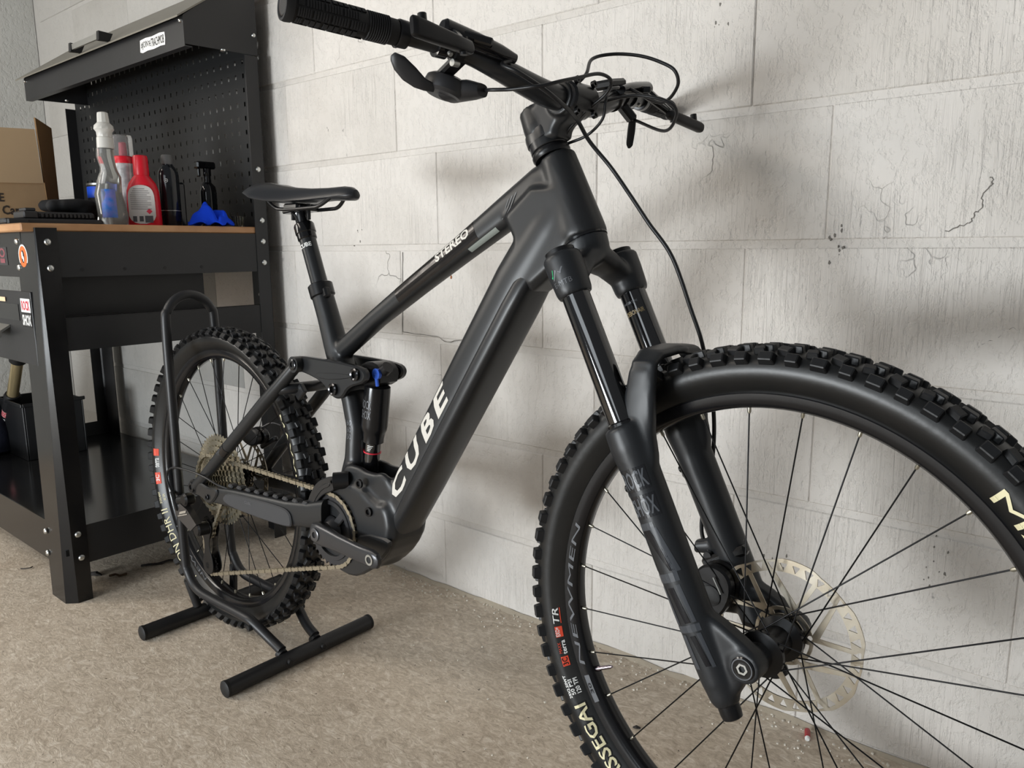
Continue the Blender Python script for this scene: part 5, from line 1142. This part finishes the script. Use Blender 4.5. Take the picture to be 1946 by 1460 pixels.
for s_ in (-1, 1):
    y = 0.0665 * s_
    lm.merge(MB().tube([legp(z, y) for z in (0.262, 0.258, 0.235, 0.205, 0.12, 0.05, 0.0, -0.035)], [0.0225, 0.0275, 0.0285, 0.0250, 0.0243, 0.0238, 0.0228, 0.0215], 28))
    lm.merge(MB().tube([legp(-0.03, y), legp(-0.052, y), legp(-0.060, y)], [0.0215, 0.019, 0.015], 22))
    pol_ = chaikin([(-0.105, 0.052), (-0.050, 0.050), (-0.006, 0.028), (0.016, 0.016), (0.021, 0.0), (0.015, -0.013), (0.0, -0.020), (-0.008, -0.040), (-0.020, -0.060), (-0.044, -0.055), (-0.060, -0.01)], 2)
    lm.merge(MB().prism(pol_, s_ * 0.050, s_ * 0.0765, 0.005))
    lm.merge(MB().cyl((0.0, s_ * 0.048, 0.0), (0.0, s_ * 0.0785, 0.0), 0.0195, n=28))
# arch over the tyre
arch = []
for c, a, b in (((-0.156, -0.0665, 0.215), 0.016, 0.012), ((-0.156, -0.0655, 0.26), 0.017, 0.0095), ((-0.158, -0.064, 0.31), 0.017, 0.008), ((-0.161, -0.060, 0.343), 0.018, 0.008), ((-0.162, -0.044, 0.3535), 0.019, 0.007), ((-0.160, 0.0, 0.3575), 0.020, 0.0065), ((-0.162, 0.044, 0.3535), 0.019, 0.007), ((-0.161, 0.060, 0.343), 0.018, 0.008), ((-0.158, 0.064, 0.31), 0.017, 0.008), ((-0.156, 0.0655, 0.26), 0.017, 0.0095), ((-0.156, 0.0665, 0.215), 0.016, 0.012)):
    arch.append((Vector(c), a, b))
rings = []
for i, (c, a, b) in enumerate(arch):
    d = (arch[min(i + 1, 10)][0] - arch[max(i - 1, 0)][0]).normalized(); u = Vector((1, 0, 0)); u = (u - d * u.dot(d)).normalized(); rings.append(sring(c, u, d.cross(u), a, b, 3.2, 22))
lm.merge(MB().loft(rings))
for s_ in (-1, 1):   # pillars flaring from the leg tops
    lm.merge(MB().loft([sring(c, (1, 0, 0), (0, 1, 0), a, b, 3.0, 20) for c, a, b in ((Vector((-0.150, 0.0665 * s_, 0.17)), 0.020, 0.014), (Vector((-0.163, 0.0665 * s_, 0.23)), 0.030, 0.0135), (Vector((-0.166, 0.065 * s_, 0.285)), 0.021, 0.0095), (Vector((-0.163, 0.063 * s_, 0.335)), 0.017, 0.0075))]))
# caliper posts on the far leg
for z in (0.085, 0.01): lm.merge(MB().loft([sring(c, (0, 1, 0), (0, 0, 1), 0.010, h, 2.6, 14) for c, h in ((legp(z, 0.0665), 0.014), (legp(z, 0.062) + Vector((-0.030, 0, -0.006)), 0.011), (legp(z, 0.060) + Vector((-0.048, 0, -0.010)), 0.010))]))
lme = remeshed(lm, 0.0030, 4, 0.5)
for v in lme.vertices: v.co = TF @ v.co
low = link('fork_lowers', lme, bike, M_FORK)
LB = bvh_of(low)
for s_ in (-1, 1):
    y = 0.0665 * s_
    fk('dust_seal', MB().lathe([(0.0195, 0), (0.0225, 0.001), (0.022, 0.006), (0.0196, 0.008)], legp(0.259, y), LA, 30), M_GLOSSB, low)
    fk('foot_bolt', MB().lathe([(0.0135, 0), (0.0135, 0.012), (0.0125, 0.019), (0.0085, 0.021), (0.006, 0.021), (0.005, 0.016), (0, 0.016)], legp(-0.057, y), -LA, 22, False), M_DK, low)
ax = fk('axle_bolt', MB().lathe([(0.0145, -0.004), (0.0145, 0.001), (0.0125, 0.0025), (0.0105, 0.002), (0.0070, 0.0025), (0.0060, -0.001), (0, -0.001)], (0.0, -0.0787, 0.0), (0, -1, 0), 30, False), M_GLOSSB, low)
decal('axle_ring', disc_uv(40, 0.90), lambda u, v: TF @ Vector((0.0130 * (2 * u - 1), -0.0815, 0.0130 * (2 * v - 1))), M_DECAL, ax)
fk('axle_hex', MB().ringlathe([(0.0045, -0.0815), (0.0072, -0.0815), (0.0072, -0.079), (0.0045, -0.079)], (0, 0, 0), (0, 1, 0), 6), M_ALU, ax)
# print on the near leg
def leg_print(z0, z1, a0, a1, off=0.0005): return on_leg(LB, z0, z1, a0, a1, -0.0665, off)
for s_, z0, z1 in (('ROCK', 0.186, 0.212), ('SHOX', 0.155, 0.181)):
    decal('leg_patch', grid_uv(10, 4), leg_print(z0, z1, -0.68, 0.85), mat('leg_patch_dark', (30, 31, 34), 0.25), low)
    decal('leg_lettering', glyphs(s_, 0.02, cuts=8, vcuts=3), leg_print(z0 + 0.003, z1 - 0.003, -0.62, 0.8, 0.0009), mat('leg_decal_grey', (86, 89, 94), 0.3), low)
M_ZEB = mat('leg_decal_dark', (16, 18, 24), 0.15); M_ZEB2 = mat('leg_decal_mid', (62, 65, 70), 0.3)
def leg_poly(polys, m_, off=0.0005):
    """polys given as (angle across, z up the leg)"""
    for p in polys:
        uvf = subdiv((p, [tuple(range(len(p)))]), 5)
        def fn(u, v): return leg_print(v, v + 1e-4, u, u, off)(0, 0)
        decal('leg_lettering', uvf, fn, m_, low)
leg_poly([[(-0.95, 0.150), (0.25, 0.150), (0.25, 0.142), (-0.95, 0.142)], [(0.0, 0.143), (0.35, 0.143), (0.78, 0.092), (0.35, 0.092)], [(-0.95, 0.142), (-0.72, 0.142), (-0.72, 0.096), (-0.95, 0.096)], [(-0.9, 0.092), (0.55, 0.092), (0.55, 0.082), (-0.9, 0.082)]], M_ZEB2)
leg_poly([[(-0.55, 0.142), (-0.1, 0.142), (0.72, 0.094), (0.2, 0.094)], [(-0.30, 0.076), (0.05, 0.076), (0.28, 0.036), (-0.05, 0.036)], [(-0.05, 0.022), (0.25, 0.022), (0.5, -0.012), (0.2, -0.012)]], M_ZEB)
leg_poly([[(-0.9, 0.078), (-0.55, 0.078), (-0.45, 0.036), (-0.8, 0.036)], [(0.20, 0.078), (0.45, 0.078), (0.6, 0.036), (0.38, 0.036)], [(-0.8, 0.034), (0.7, 0.034), (0.7, 0.026), (-0.8, 0.026)], [(-0.65, 0.024), (-0.3, 0.024), (-0.2, -0.014), (-0.55, -0.014)], [(0.35, 0.024), (0.6, 0.024), (0.75, -0.014), (0.55, -0.014)]], M_ZEB2)
for z in (0.192,): fk('bleed_button', MB().cyl(legp(z, -0.0665) - LU * 0.024, legp(z, -0.0665) - LU * 0.031, 0.005, n=14), M_DK, low)
fk('bleed_button', MB().cyl(legp(0.192, 0.0665) - LU * 0.024, legp(0.192, 0.0665) - LU * 0.031, 0.005, n=14), M_DK, low)
# front brake caliper on the far leg, rotor running through it
cal = MB()
for y0, y1 in ((0.016, 0.031), (0.038, 0.054)):
    cal.merge(MB().prism(chaikin([(-0.118, 0.062), (-0.098, 0.074), (-0.072, 0.066), (-0.064, 0.040), (-0.076, 0.008), (-0.094, -0.006), (-0.112, 0.006), (-0.122, 0.036)], 2), y0, y1, 0.003))
cal.merge(MB().prism(chaikin([(-0.118, 0.058), (-0.106, 0.068), (-0.096, 0.03), (-0.108, 0.004), (-0.121, 0.03)], 1), 0.030, 0.039, 0.002))
front_cal = fk('brake_caliper', cal, M_DK)
fk('caliper_piston', MB().lathe([(0.014, 0), (0.014, 0.002), (0.011, 0.003), (0, 0.003)], (-0.094, 0.016, 0.030), (0, -1, 0), 26), M_BLACK, front_cal)
fk('caliper_bolt', MB().cyl((-0.118, 0.045, 0.070), (-0.118, 0.060, 0.070), 0.006, n=14).bar((-0.125, 0.05, 0.058), (-0.065, 0.056, 0.092), 0.016, 0.014, bev=0.004), M_DK, front_cal)
fk('pad_pin', MB().cyl((-0.09, 0.012, 0.058), (-0.078, 0.012, 0.038), 0.0014, n=8), M_ALU, front_cal)
rc_ = MB()
for y0, y1 in ((0.020, 0.034), (0.040, 0.054)): rc_.merge(MB().prism(chaikin([(0.012, 0.092), (0.03, 0.118), (0.066, 0.124), (0.090, 0.108), (0.080, 0.086), (0.045, 0.078)], 2), y0, y1, 0.003))
rear_cal = bk('brake_caliper', rc_, M_DK)
bk('caliper_bolt', MB().cyl((0.03, 0.05, 0.108), (0.03, 0.018, 0.108), 0.005, n=12).bar((0.04, 0.06, 0.07), (0.10, 0.06, 0.10), 0.012, 0.012, bev=0.003), M_DK, rear_cal)
bk('brake_hose', MB().tube(spline([(0.066, 0.045, 0.122), (0.10, 0.056, 0.135), (0.15, 0.066, 0.118), (0.22, 0.072, 0.06), (0.30, 0.066, 0.03), (0.40, 0.058, 0.03)], 6), 0.0026, 8), M_HOSE, rear_cal)

# ---- cockpit
def steer(z): return Vector((-0.306 - (z - 0.497) * 0.507, 0, z))
fk('headset_cup', MB().lathe([(0.0265, -0.008), (0.0285, -0.004), (0.0285, 0.0), (0.0265, 0.004)], steer(0.622), LA, 36), M_DK)
fk('headset_spacer', MB().lathe([(0.0265, 0.005), (0.0275, 0.006), (0.0272, 0.018), (0.0262, 0.019)], steer(0.622), LA, 36), M_FRAME2)
cover = fk('headset_cover', MB().loft([sring(steer(0.622) + LA * t + LU * o, LU, Vector((0, 1, 0)), a, b, 2.5, 30) for t, o, a, b in ((0.018, 0.0, 0.0275, 0.0268), (0.028, 0.001, 0.029, 0.026), (0.034, 0.002, 0.029, 0.025))]), M_FRAME2)
sm_ = MB()
sm_.merge(MB().prism(chaikin([(-0.400, 0.655), (-0.392, 0.690), (-0.372, 0.706), (-0.345, 0.712), (-0.318, 0.706), (-0.312, 0.682), (-0.325, 0.664), (-0.343, 0.655), (-0.346, 0.636), (-0.398, 0.636)], 1), -0.023, 0.023, 0.007))
sm_.merge(MB().tube([steer(0.648), steer(0.66), steer(0.685)], [0.026, 0.0265, 0.024], 26))
sm_.merge(MB().cyl((-0.335, -0.029, 0.6905), (-0.335, 0.029, 0.6905), 0.0235, n=26))
sme = remeshed(sm_, 0.0026, 4, 0.5)
for v in sme.vertices: v.co = TF @ v.co
stem = link('stem', sme, bike, M_FRAME)
fk('faceplate', MB().prism(chaikin([(-0.322, 0.714), (-0.306, 0.704), (-0.302, 0.688), (-0.310, 0.672), (-0.322, 0.676), (-0.314, 0.69), (-0.322, 0.704)], 1), -0.026, 0.026, 0.003), M_DK, stem)
for y in (-0.019, 0.019):
    for p in ((-0.312, 0.711), (-0.310, 0.670)): fk('stem_bolt', MB().lathe([(0.005, 0), (0.005, 0.005), (0.0025, 0.005), (0.0022, 0.002), (0, 0.002)], (p[0], y, p[1]), (0.9, 0, 0.2), 14, False), M_DK, stem)
fk('stem_clamp_bolt', MB().cyl((-0.404, -0.012, 0.652), (-0.396, -0.012, 0.656), 0.005, n=12).cyl((-0.400, -0.012, 0.67), (-0.392, -0.012, 0.672), 0.005, n=12), M_DK, stem)
half = [(0.0, -0.335, 0.6905, 0.0175), (0.035, -0.335, 0.6905, 0.0175), (0.06, -0.338, 0.6935, 0.0172), (0.10, -0.347, 0.705, 0.016), (0.15, -0.362, 0.722, 0.0140), (0.19, -0.373, 0.730, 0.0122), (0.23, -0.384, 0.733, 0.0112), (0.27, -0.394, 0.7365, 0.0111), (0.33, -0.408, 0.740, 0.0111), (0.393, -0.423, 0.744, 0.0111)]
bp_ = [(h[1], -h[0], h[2], h[3]) for h in half[::-1]] + [(h[1], h[0], h[2], h[3]) for h in half[1:]]
cen = spline([p[:3] for p in bp_], 5); rad_ = []
for i in range(len(bp_) - 1):
    for j in range(5): rad_.append(bp_[i][3] + (bp_[i + 1][3] - bp_[i][3]) * j / 5)
rad_.append(bp_[-1][3])
handlebar = fk('handlebar', MB().tube(cen, rad_, 24), M_FRAME2)
def barpt(y):
    ya = abs(y)
    for a, b in zip(half[:-1], half[1:]):
        if a[0] <= ya <= b[0]:
            t = (ya - a[0]) / (b[0] - a[0]); return Vector((a[1] + (b[1] - a[1]) * t, y, a[2] + (b[2] - a[2]) * t))
    return Vector((half[-1][1], y, half[-1][2]))
for s_ in (-1, 1):
    p0, p1 = barpt(s_ * 0.262), barpt(s_ * 0.393); d = (p1 - p0).normalized(); Lg = (p1 - p0).length
    up_ = Vector((0, 0, 1)); up_ = (up_ - d * up_.dot(d)).normalized(); fr = d.cross(up_)
    prof = []; t = 0.012
    prof += [(0.0135, 0.0), (0.0148, 0.002)]
    while t < 0.038: prof += [(0.0150, t), (0.0164, t + 0.0008), (0.0164, t + 0.0016), (0.0150, t + 0.0023)]; t += 0.0028
    prof += [(0.0154, 0.040), (0.0154, Lg - 0.010), (0.0172, Lg - 0.009), (0.0178, Lg - 0.003), (0.0170, Lg + 0.001), (0.0150, Lg + 0.0015), (0.0135, Lg + 0.0005), (0.0125, Lg - 0.002)]
    grip = fk('grip', MB().lathe(prof, p0, d, 32), M_RUBBER, handlebar, 40)
    tb = MB()
    for row in range(9):
        a0 = 2 * pi * row / 9
        for c in range(4):
            t0 = 0.0425 + c * 0.0215 + (0.009 if row % 2 else 0); t1 = min(t0 + 0.0195, Lg - 0.012)
            if t1 - t0 < 0.006: continue
            nb = 6 if row % 3 != 2 else 3
            for q in range(nb):
                tt = t0 + (t1 - t0) * (q + 0.5) / nb; w = (t1 - t0) / nb * 0.72
                pts = [[p0 + d * (tt - w / 2) + (up_ * cos(a) + fr * sin(a)) * r for r, a in ((0.0153, a0 + k * 0.14) for k in range(-2, 3))], [p0 + d * (tt - w / 2) + (up_ * cos(a0 + k * 0.14) + fr * sin(a0 + k * 0.14)) * 0.0168 for k in range(-2, 3)], [p0 + d * (tt + w / 2) + (up_ * cos(a0 + k * 0.14) + fr * sin(a0 + k * 0.14)) * 0.0168 for k in range(-2, 3)], [p0 + d * (tt + w / 2) + (up_ * cos(a0 + k * 0.14) + fr * sin(a0 + k * 0.14)) * 0.0153 for k in range(-2, 3)]]
                tb.loft(pts, False, False)
    pads = fk('grip_ribs', tb, M_RUBBER, grip, None) if False else None
    ribs = MB(); ribs.merge(tb); o = build('grip_tread', ribs, M_RUBBER, handlebar, TF, None); o['kind'] = 'stuff'
    fk('grip_collar', MB().lathe([(0.0125, -0.014), (0.0158, -0.013), (0.0162, -0.002), (0.0150, 0.0)], p0, d, 30).bar(p0 - d * 0.007 - fr * 0.014 * s_ - up_ * 0.012, p0 - d * 0.007 - fr * 0.014 * s_ + up_ * 0.006, 0.012, 0.008, bev=0.002), M_DK, handlebar)
    fk('bar_end_plug', MB().lathe([(0.0125, -0.001), (0.0122, 0.0005), (0.009, -0.0015), (0, -0.0015)], p1, d, 28, False), mat('plug_brown', (46, 38, 34), 0.5), handlebar)
    # brake lever: clamp, master cylinder, blade
    c0 = barpt(s_ * 0.205); c1 = barpt(s_ * 0.13)
    body = MB().lathe([(0.0125, -0.008), (0.0160, -0.007), (0.0160, 0.007), (0.0125, 0.008)], c0, d, 24)
    m0 = barpt(s_ * 0.222) + Vector((0.026, 0, 0.012)); m1 = barpt(s_ * 0.118) + Vector((0.020, 0, 0.012))
    md = (m1 - m0).normalized()
    body.tube([m0, m0 + md * 0.004, m0 + md * 0.05, m0 + md * 0.085, m1], [0.008, 0.0112, 0.0112, 0.0095, 0.0062], 18)
    body.bar(c0 + Vector((0.008, 0, 0.006)), c0 + Vector((0.028, 0, 0.014)), 0.016, 0.016, up=(0, 1, 0), bev=0.003)
    body.bar(m0 + md * 0.02 + Vector((0.0, 0, 0)), m0 + md * 0.055 + Vector((0.022, 0, -0.004)), 0.014, 0.010, bev=0.002)
    lev = fk('brake_lever', body, M_GLOSSB)
    zb_ = 0.716 if s_ < 0 else 0.706
    pv = Vector((-0.318, 0.222 * s_, zb_)); tp = Vector((-0.320, 0.297 * s_, zb_ + (0.007 if s_ < 0 else -0.012)))
    if s_ > 0: pv, tp = Vector((-0.316, 0.238, 0.700)), Vector((-0.303, 0.305, 0.688))
    dv = tp - pv
    bl = [sring(pv + dv * t_, Vector((1, 0, 0.15)).normalized(), Vector((0, 0.08 * s_, 1)).normalized(), a, b, 3.2, 18) for t_, a, b in ((-0.18, 0.004, 0.005), (-0.12, 0.007, 0.0072), (0.2, 0.0072, 0.0084), (0.6, 0.0062, 0.0100), (0.93, 0.0055, 0.0112), (1.0, 0.0045, 0.0106), (1.02, 0.003, 0.009))] if s_ < 0 else [sring(pv + dv * t_, Vector((1, 0, 0.15)).normalized(), Vector((0, 0.08 * s_, 1)).normalized(), a, b, 2.6, 18) for t_, a, b in ((-0.18, 0.004, 0.005), (-0.12, 0.007, 0.0072), (0.3, 0.0070, 0.0080), (0.93, 0.0070, 0.0080), (1.0, 0.006, 0.0070), (1.03, 0.003, 0.004))]
    fk('lever_blade', MB().loft(bl), M_DK, lev)
    fk('lever_link', MB().bar(m0 + md * 0.012, pv, 0.012, 0.012, up=(0, 1, 0), bev=0.003).bar(m0 + md * 0.045, pv + Vector((0, 0.004 * s_, 0)), 0.010, 0.010, up=(0, 1, 0), bev=0.003), M_GLOSSB, lev)
    fk('reach_knob', MB().cyl(pv + dv * 0.78 + Vector((-0.002, 0, 0.004)), pv + dv * 0.78 + Vector((-0.004, 0, 0.018)), 0.0052, n=14), M_DK, lev)
    fk('lever_pivot', MB().cyl(pv + Vector((0, 0, -0.010)), pv + Vector((0, 0, 0.010)), 0.0046, n=14), M_DK, lev)
    for k in (-1, 1): fk('clamp_bolt', MB().cyl(c0 + Vector((0.0, 0, 0.012 * k)) + Vector((0.016, 0.0, 0)), c0 + Vector((0.0, 0, 0.015 * k)) + Vector((0.019, 0, 0)), 0.003, n=10), M_ALU, lev)
# gear shifter under the right bar
s0 = barpt(-0.183)
shc = Vector((-0.412, -0.165, 0.693))
sh = MB().lathe([(0.010, -0.0125), (0.023, -0.0120), (0.0275, -0.008), (0.029, 0.0), (0.027, 0.008), (0.022, 0.0115), (0.010, 0.013)], shc, Vector((0.15, 0.25, 0.95)), 34)
sh.loft([sring(shc + Vector(p), Vector((0, 0.97, -0.1)), Vector((0.1, 0, 1)), a, b, 2.8, 18) for p, a, b in (((0.0, 0.005, -0.006), 0.020, 0.012), ((0.030, 0.018, -0.005), 0.017, 0.011), ((0.042, 0.026, -0.006), 0.010, 0.008))])
shifter = fk('gear_shifter', sh, mat('shifter_plastic', (40, 40, 42), 0.42))
fk('shifter_clamp', MB().ringlathe([(0.0115, -0.007), (0.0165, -0.007), (0.0165, 0.007), (0.0115, 0.007)], (0, 0, 0), (0, 1, 0), 26).merge(MB().bar((0.004, 0, -0.012), (0.010, 0.006, -0.034), 0.024, 0.012, bev=0.003), None) if False else MB().lathe([(0.0120, -0.0065), (0.0160, -0.006), (0.0160, 0.006), (0.0120, 0.0065)], s0, (0.25, 1, -0.05), 24).bar(s0 + Vector((0.006, 0.002, -0.010)), shc + Vector((-0.004, -0.006, 0.010)), 0.022, 0.010, bev=0.003), M_DK, shifter)
fk('clamp_screw', MB().cyl(s0 + Vector((0.004, -0.012, -0.018)), s0 + Vector((0.004, -0.002, -0.018)), 0.0045, n=12), M_ALU, shifter)
pd = [sring(p, Vector((0.3, -0.2, 0.9)).normalized(), Vector((0.9, 0.2, -0.3)).normalized(), a, b, 2.6, 16) for p, a, b in ((Vector((-0.410, -0.190, 0.688)), 0.006, 0.004), (Vector((-0.411, -0.203, 0.690)), 0.008, 0.004), (Vector((-0.415, -0.215, 0.697)), 0.0125, 0.0045), (Vector((-0.420, -0.228, 0.706)), 0.0145, 0.0045), (Vector((-0.424, -0.238, 0.713)), 0.0105, 0.004), (Vector((-0.426, -0.242, 0.716)), 0.004, 0.002))]
fk('shift_paddle', MB().loft(pd), mat('shifter_plastic', (40, 40, 42), 0.42), shifter)
bq = Vector((-0.408, -0.127, 0.696)); bd = Vector((0.55, 0.83, -0.06)).normalized()
fk('barrel_adjuster', MB().lathe([(0.006, 0), (0.0078, 0.002), (0.0078, 0.014), (0.0065, 0.018), (0.0045, 0.021), (0.0035, 0.026)], bq, bd, 14), M_GLOSSB, shifter)
# dropper remote and e-bike control on the far side
g0 = barpt(0.165)
rem = fk('dropper_remote', MB().lathe([(0.0135, -0.007), (0.0175, -0.006), (0.0175, 0.006), (0.0135, 0.007)], g0, (0.25, -1, 0), 24).bar(g0 + Vector((0, 0, -0.012)), g0 + Vector((0.01, 0.02, -0.034)), 0.018, 0.014, bev=0.003), M_DK)
fk('remote_paddle', MB().loft([sring(g0 + Vector(p), (0.5, 0.5, 0), (0, 0, 1), a, b, 2.6, 14) for p, a, b in (((0.008, 0.022, -0.03), 0.008, 0.006), ((0.002, 0.028, -0.046), 0.009, 0.008), ((-0.002, 0.03, -0.066), 0.008, 0.007), ((-0.003, 0.03, -0.072), 0.004, 0.003))]), M_DK, rem)
fk('control_unit', MB().obox(barpt(0.125) + Vector((-0.004, 0, 0.022)), (0.034, 0.042, 0.014), Matrix.Rotation(0.2, 3, 'X'), 0.004).lathe([(0.0145, -0.005), (0.0185, -0.004), (0.0185, 0.004), (0.0145, 0.005)], barpt(0.125), (0.25, -1, -0.3), 22), M_DK)
# cables
def hose(name, pts, r=0.0026): return fk(name, MB().tube(spline(pts, 8), r, 10), M_HOSE, None, 60)
bm1 = barpt(-0.118) + Vector((0.020, 0, 0.012))
hose('front_brake_hose', [bm1, (-0.330, -0.144, 0.712), (-0.310, -0.139, 0.701), (-0.300, -0.109, 0.688), (-0.292, -0.085, 0.675), (-0.300, -0.048, 0.667), (-0.311, -0.014, 0.659), (-0.312, 0.015, 0.635), (-0.289, 0.035, 0.600), (-0.258, 0.04, 0.56), (-0.230, 0.045, 0.522), (-0.197, 0.055, 0.476), (-0.172, 0.068, 0.405), (-0.156, 0.078, 0.352), (-0.142, 0.088, 0.27), (-0.140, 0.090, 0.20), (-0.146, 0.085, 0.143), (-0.140, 0.068, 0.095), (-0.116, 0.052, 0.070)], 0.0029)
hose('gear_cable', [bq + bd * 0.024, (-0.360, -0.139, 0.686), (-0.330, -0.130, 0.684), (-0.300, -0.123, 0.684), (-0.290, -0.112, 0.686), (-0.280, -0.091, 0.693), (-0.275, -0.060, 0.702), (-0.272, -0.020, 0.713), (-0.270, 0.004, 0.708), (-0.284, 0.012, 0.694), (-0.315, 0.010, 0.676), (-0.340, 0.006, 0.655), (-0.350, 0.004, 0.642)], 0.0024)
bm2 = barpt(0.118) + Vector((0.020, 0, 0.012))
hose('rear_brake_hose', [barpt(0.135) + Vector((0.024, 0.0, 0.012)), (-0.275, 0.135, 0.70), (-0.242, 0.125, 0.715), (-0.240, 0.115, 0.735), (-0.262, 0.11, 0.750), (-0.295, 0.105, 0.763), (-0.330, 0.09, 0.768), (-0.345, 0.06, 0.758), (-0.325, 0.02, 0.727), (-0.335, 0.0, 0.705), (-0.352, -0.008, 0.685), (-0.366, -0.012, 0.662), (-0.368, -0.012, 0.642)], 0.0025)
hose('dropper_cable', [g0 + Vector((0.012, 0.022, -0.034)), (-0.270, 0.14, 0.660), (-0.236, 0.115, 0.672), (-0.232, 0.10, 0.686), (-0.255, 0.085, 0.697), (-0.290, 0.075, 0.702), (-0.333, 0.06, 0.694), (-0.352, 0.035, 0.672), (-0.356, 0.018, 0.645)], 0.0024)
hose('control_cable', [barpt(0.125) + Vector((0.016, -0.01, 0.012)), (-0.305, 0.07, 0.715), (-0.298, 0.04, 0.706), (-0.291, 0.022, 0.688), (-0.296, 0.022, 0.664), (-0.320, 0.020, 0.645), (-0.352, 0.016, 0.636)], 0.0021)

# ================================================================== BIKE STAND
M_STAND = mat('stand_powder_coat', (30, 30, 32), 0.42, 0.0, 0.5, bump=(80, 0.15, 0.0006))
stand = thing('bike_stand', 'black tubular floor stand gripping the rear tyre of the bike', 'stand', (-1.52, -0.45, 0.0))
XST = Matrix.Translation((1.52, 0.45, 0.0))
def sd_(name, mb, m=M_STAND, parent=None): return build(name, mb, m, parent or stand, XST, 40)
sd_('base_bar', MB().cyl((-1.688, -0.632, 0.0165), (-1.688, -0.272, 0.0165), 0.0165, n=24))
sd_('base_bar', MB().cyl((-1.333, -0.632, 0.0165), (-1.333, -0.272, 0.0165), 0.0165, n=24))
for x in (-1.688, -1.333):
    for y in (-0.632, -0.272): sd_('end_cap', MB().lathe([(0.0168, -0.004), (0.0172, -0.003), (0.0172, 0.002), (0.014, 0.004)], (x, y, 0.0168), (0, -1 if y < -0.4 else 1, 0), 24), M_BLACK)
hl = [(-1.345, -0.495, 0.036), (-1.38, -0.498, 0.05), (-1.43, -0.508, 0.078), (-1.455, -0.510, 0.083), (-1.50, -0.511, 0.084), (-1.60, -0.512, 0.084), (-1.66, -0.512, 0.090), (-1.695, -0.512, 0.122), (-1.705, -0.512, 0.17), (-1.7045, -0.512, 0.45), (-1.704, -0.511, 0.70), (-1.704, -0.504, 0.738), (-1.704, -0.484, 0.762), (-1.704, -0.453, 0.772)]
hr = [(x, -0.906 - y + 0.0, z) for x, y, z in hl[:-1]][::-1]
sd_('wheel_hoop', MB().tube(spline(hl + hr, 5), 0.0105, 16))
for s_ in (-0.495, -0.411): sd_('foot_socket', MB().cyl((-1.352, s_, 0.030), (-1.342, s_, 0.026), 0.0122, n=18))
sd_('cross_bar', MB().cyl((-1.425, -0.508, 0.070), (-1.425, -0.398, 0.070), 0.0075, n=14)); sd_('cross_bar', MB().cyl((-1.688, -0.5, 0.033), (-1.70, -0.512, 0.10), 0.0095, n=14)); sd_('cross_bar', MB().cyl((-1.688, -0.406, 0.033), (-1.70, -0.394, 0.10), 0.0095, n=14))
for p, d in (((-1.425, -0.518, 0.070), (0, -1, 0)), ((-1.425, -0.388, 0.070), (0, 1, 0)), ((-1.318, -0.495, 0.020), (1, 0, 0)), ((-1.318, -0.411, 0.020), (1, 0, 0))):
    sd_('stand_bolt', MB().lathe([(0.0065, -0.004), (0.0065, 0.004), (0.005, 0.006), (0, 0.0065)], p, d, 16), M_BLACK)

# chipped paint and hairline cracks in the wall
M_CHIP = mat('chipped_block', (120, 116, 110), 0.85); M_RUST = mat('rust_spot', (158, 104, 70), 0.85)
rr = random.Random(21)
CHIPS = ((-0.424, 0.884), (-0.420, 0.862), (-1.655, 0.912), (-0.495, 0.307), (-0.235, 0.385), (-0.245, 0.352), (-0.655, 1.262), (-0.93, 0.93))
CRACKS = (((-0.2092, 0.9685), (-0.2056, 0.9572), (-0.2163, 0.9428), (-0.216, 0.924), (-0.2259, 0.913), (-0.2331, 0.9018), (-0.2622, 0.8908)), ((-0.1477, 0.7462), (-0.1679, 0.7464), (-0.1833, 0.7322), (-0.2025, 0.7189), (-0.1971, 0.6954)), ((-1.4875, 0.6614), (-1.3625, 0.6563), (-1.3263, 0.6458), (-1.2382, 0.6647)), ((-1.4761, 0.8618), (-1.4831, 0.756), (-1.4855, 0.6616)), ((-0.9329, 0.9035), (-0.9241, 0.9456), (-0.9275, 1.0189)))
def chip(x, z, s_, m=M_CHIP):
    n = 9; pts = []
    for k in range(n):
        a = 2 * pi * k / n; q = s_ * rr.uniform(0.45, 1.0); pts.append((x + q * 0.6 * cos(a), z + q * sin(a)))
    build('paint_chip', MB().prism(pts, -0.0016, 0.004, 0.0004), m, wall_back, None, None)
for x, z in CHIPS: 
    for k in range(5): chip(x + rr.gauss(0, 0.014), z + rr.gauss(0, 0.014), rr.uniform(0.0015, 0.0045))
chip(-1.309, 0.816, 0.010, M_RUST); chip(-1.308, 0.803, 0.006, M_RUST)
for line in CRACKS:
    pts = [(p[0], -0.0006, p[1]) for p in line]
    jit = [(x + rr.gauss(0, 0.0012), y, z + rr.gauss(0, 0.0012)) for x, y, z in [tuple(v) for v in spline(pts, 6)]]
    build('hairline_crack', MB().tube(jit, [0.0011 * rr.uniform(0.4, 1.0) for _ in jit], 5), M_CHIP, wall_back, None, None)
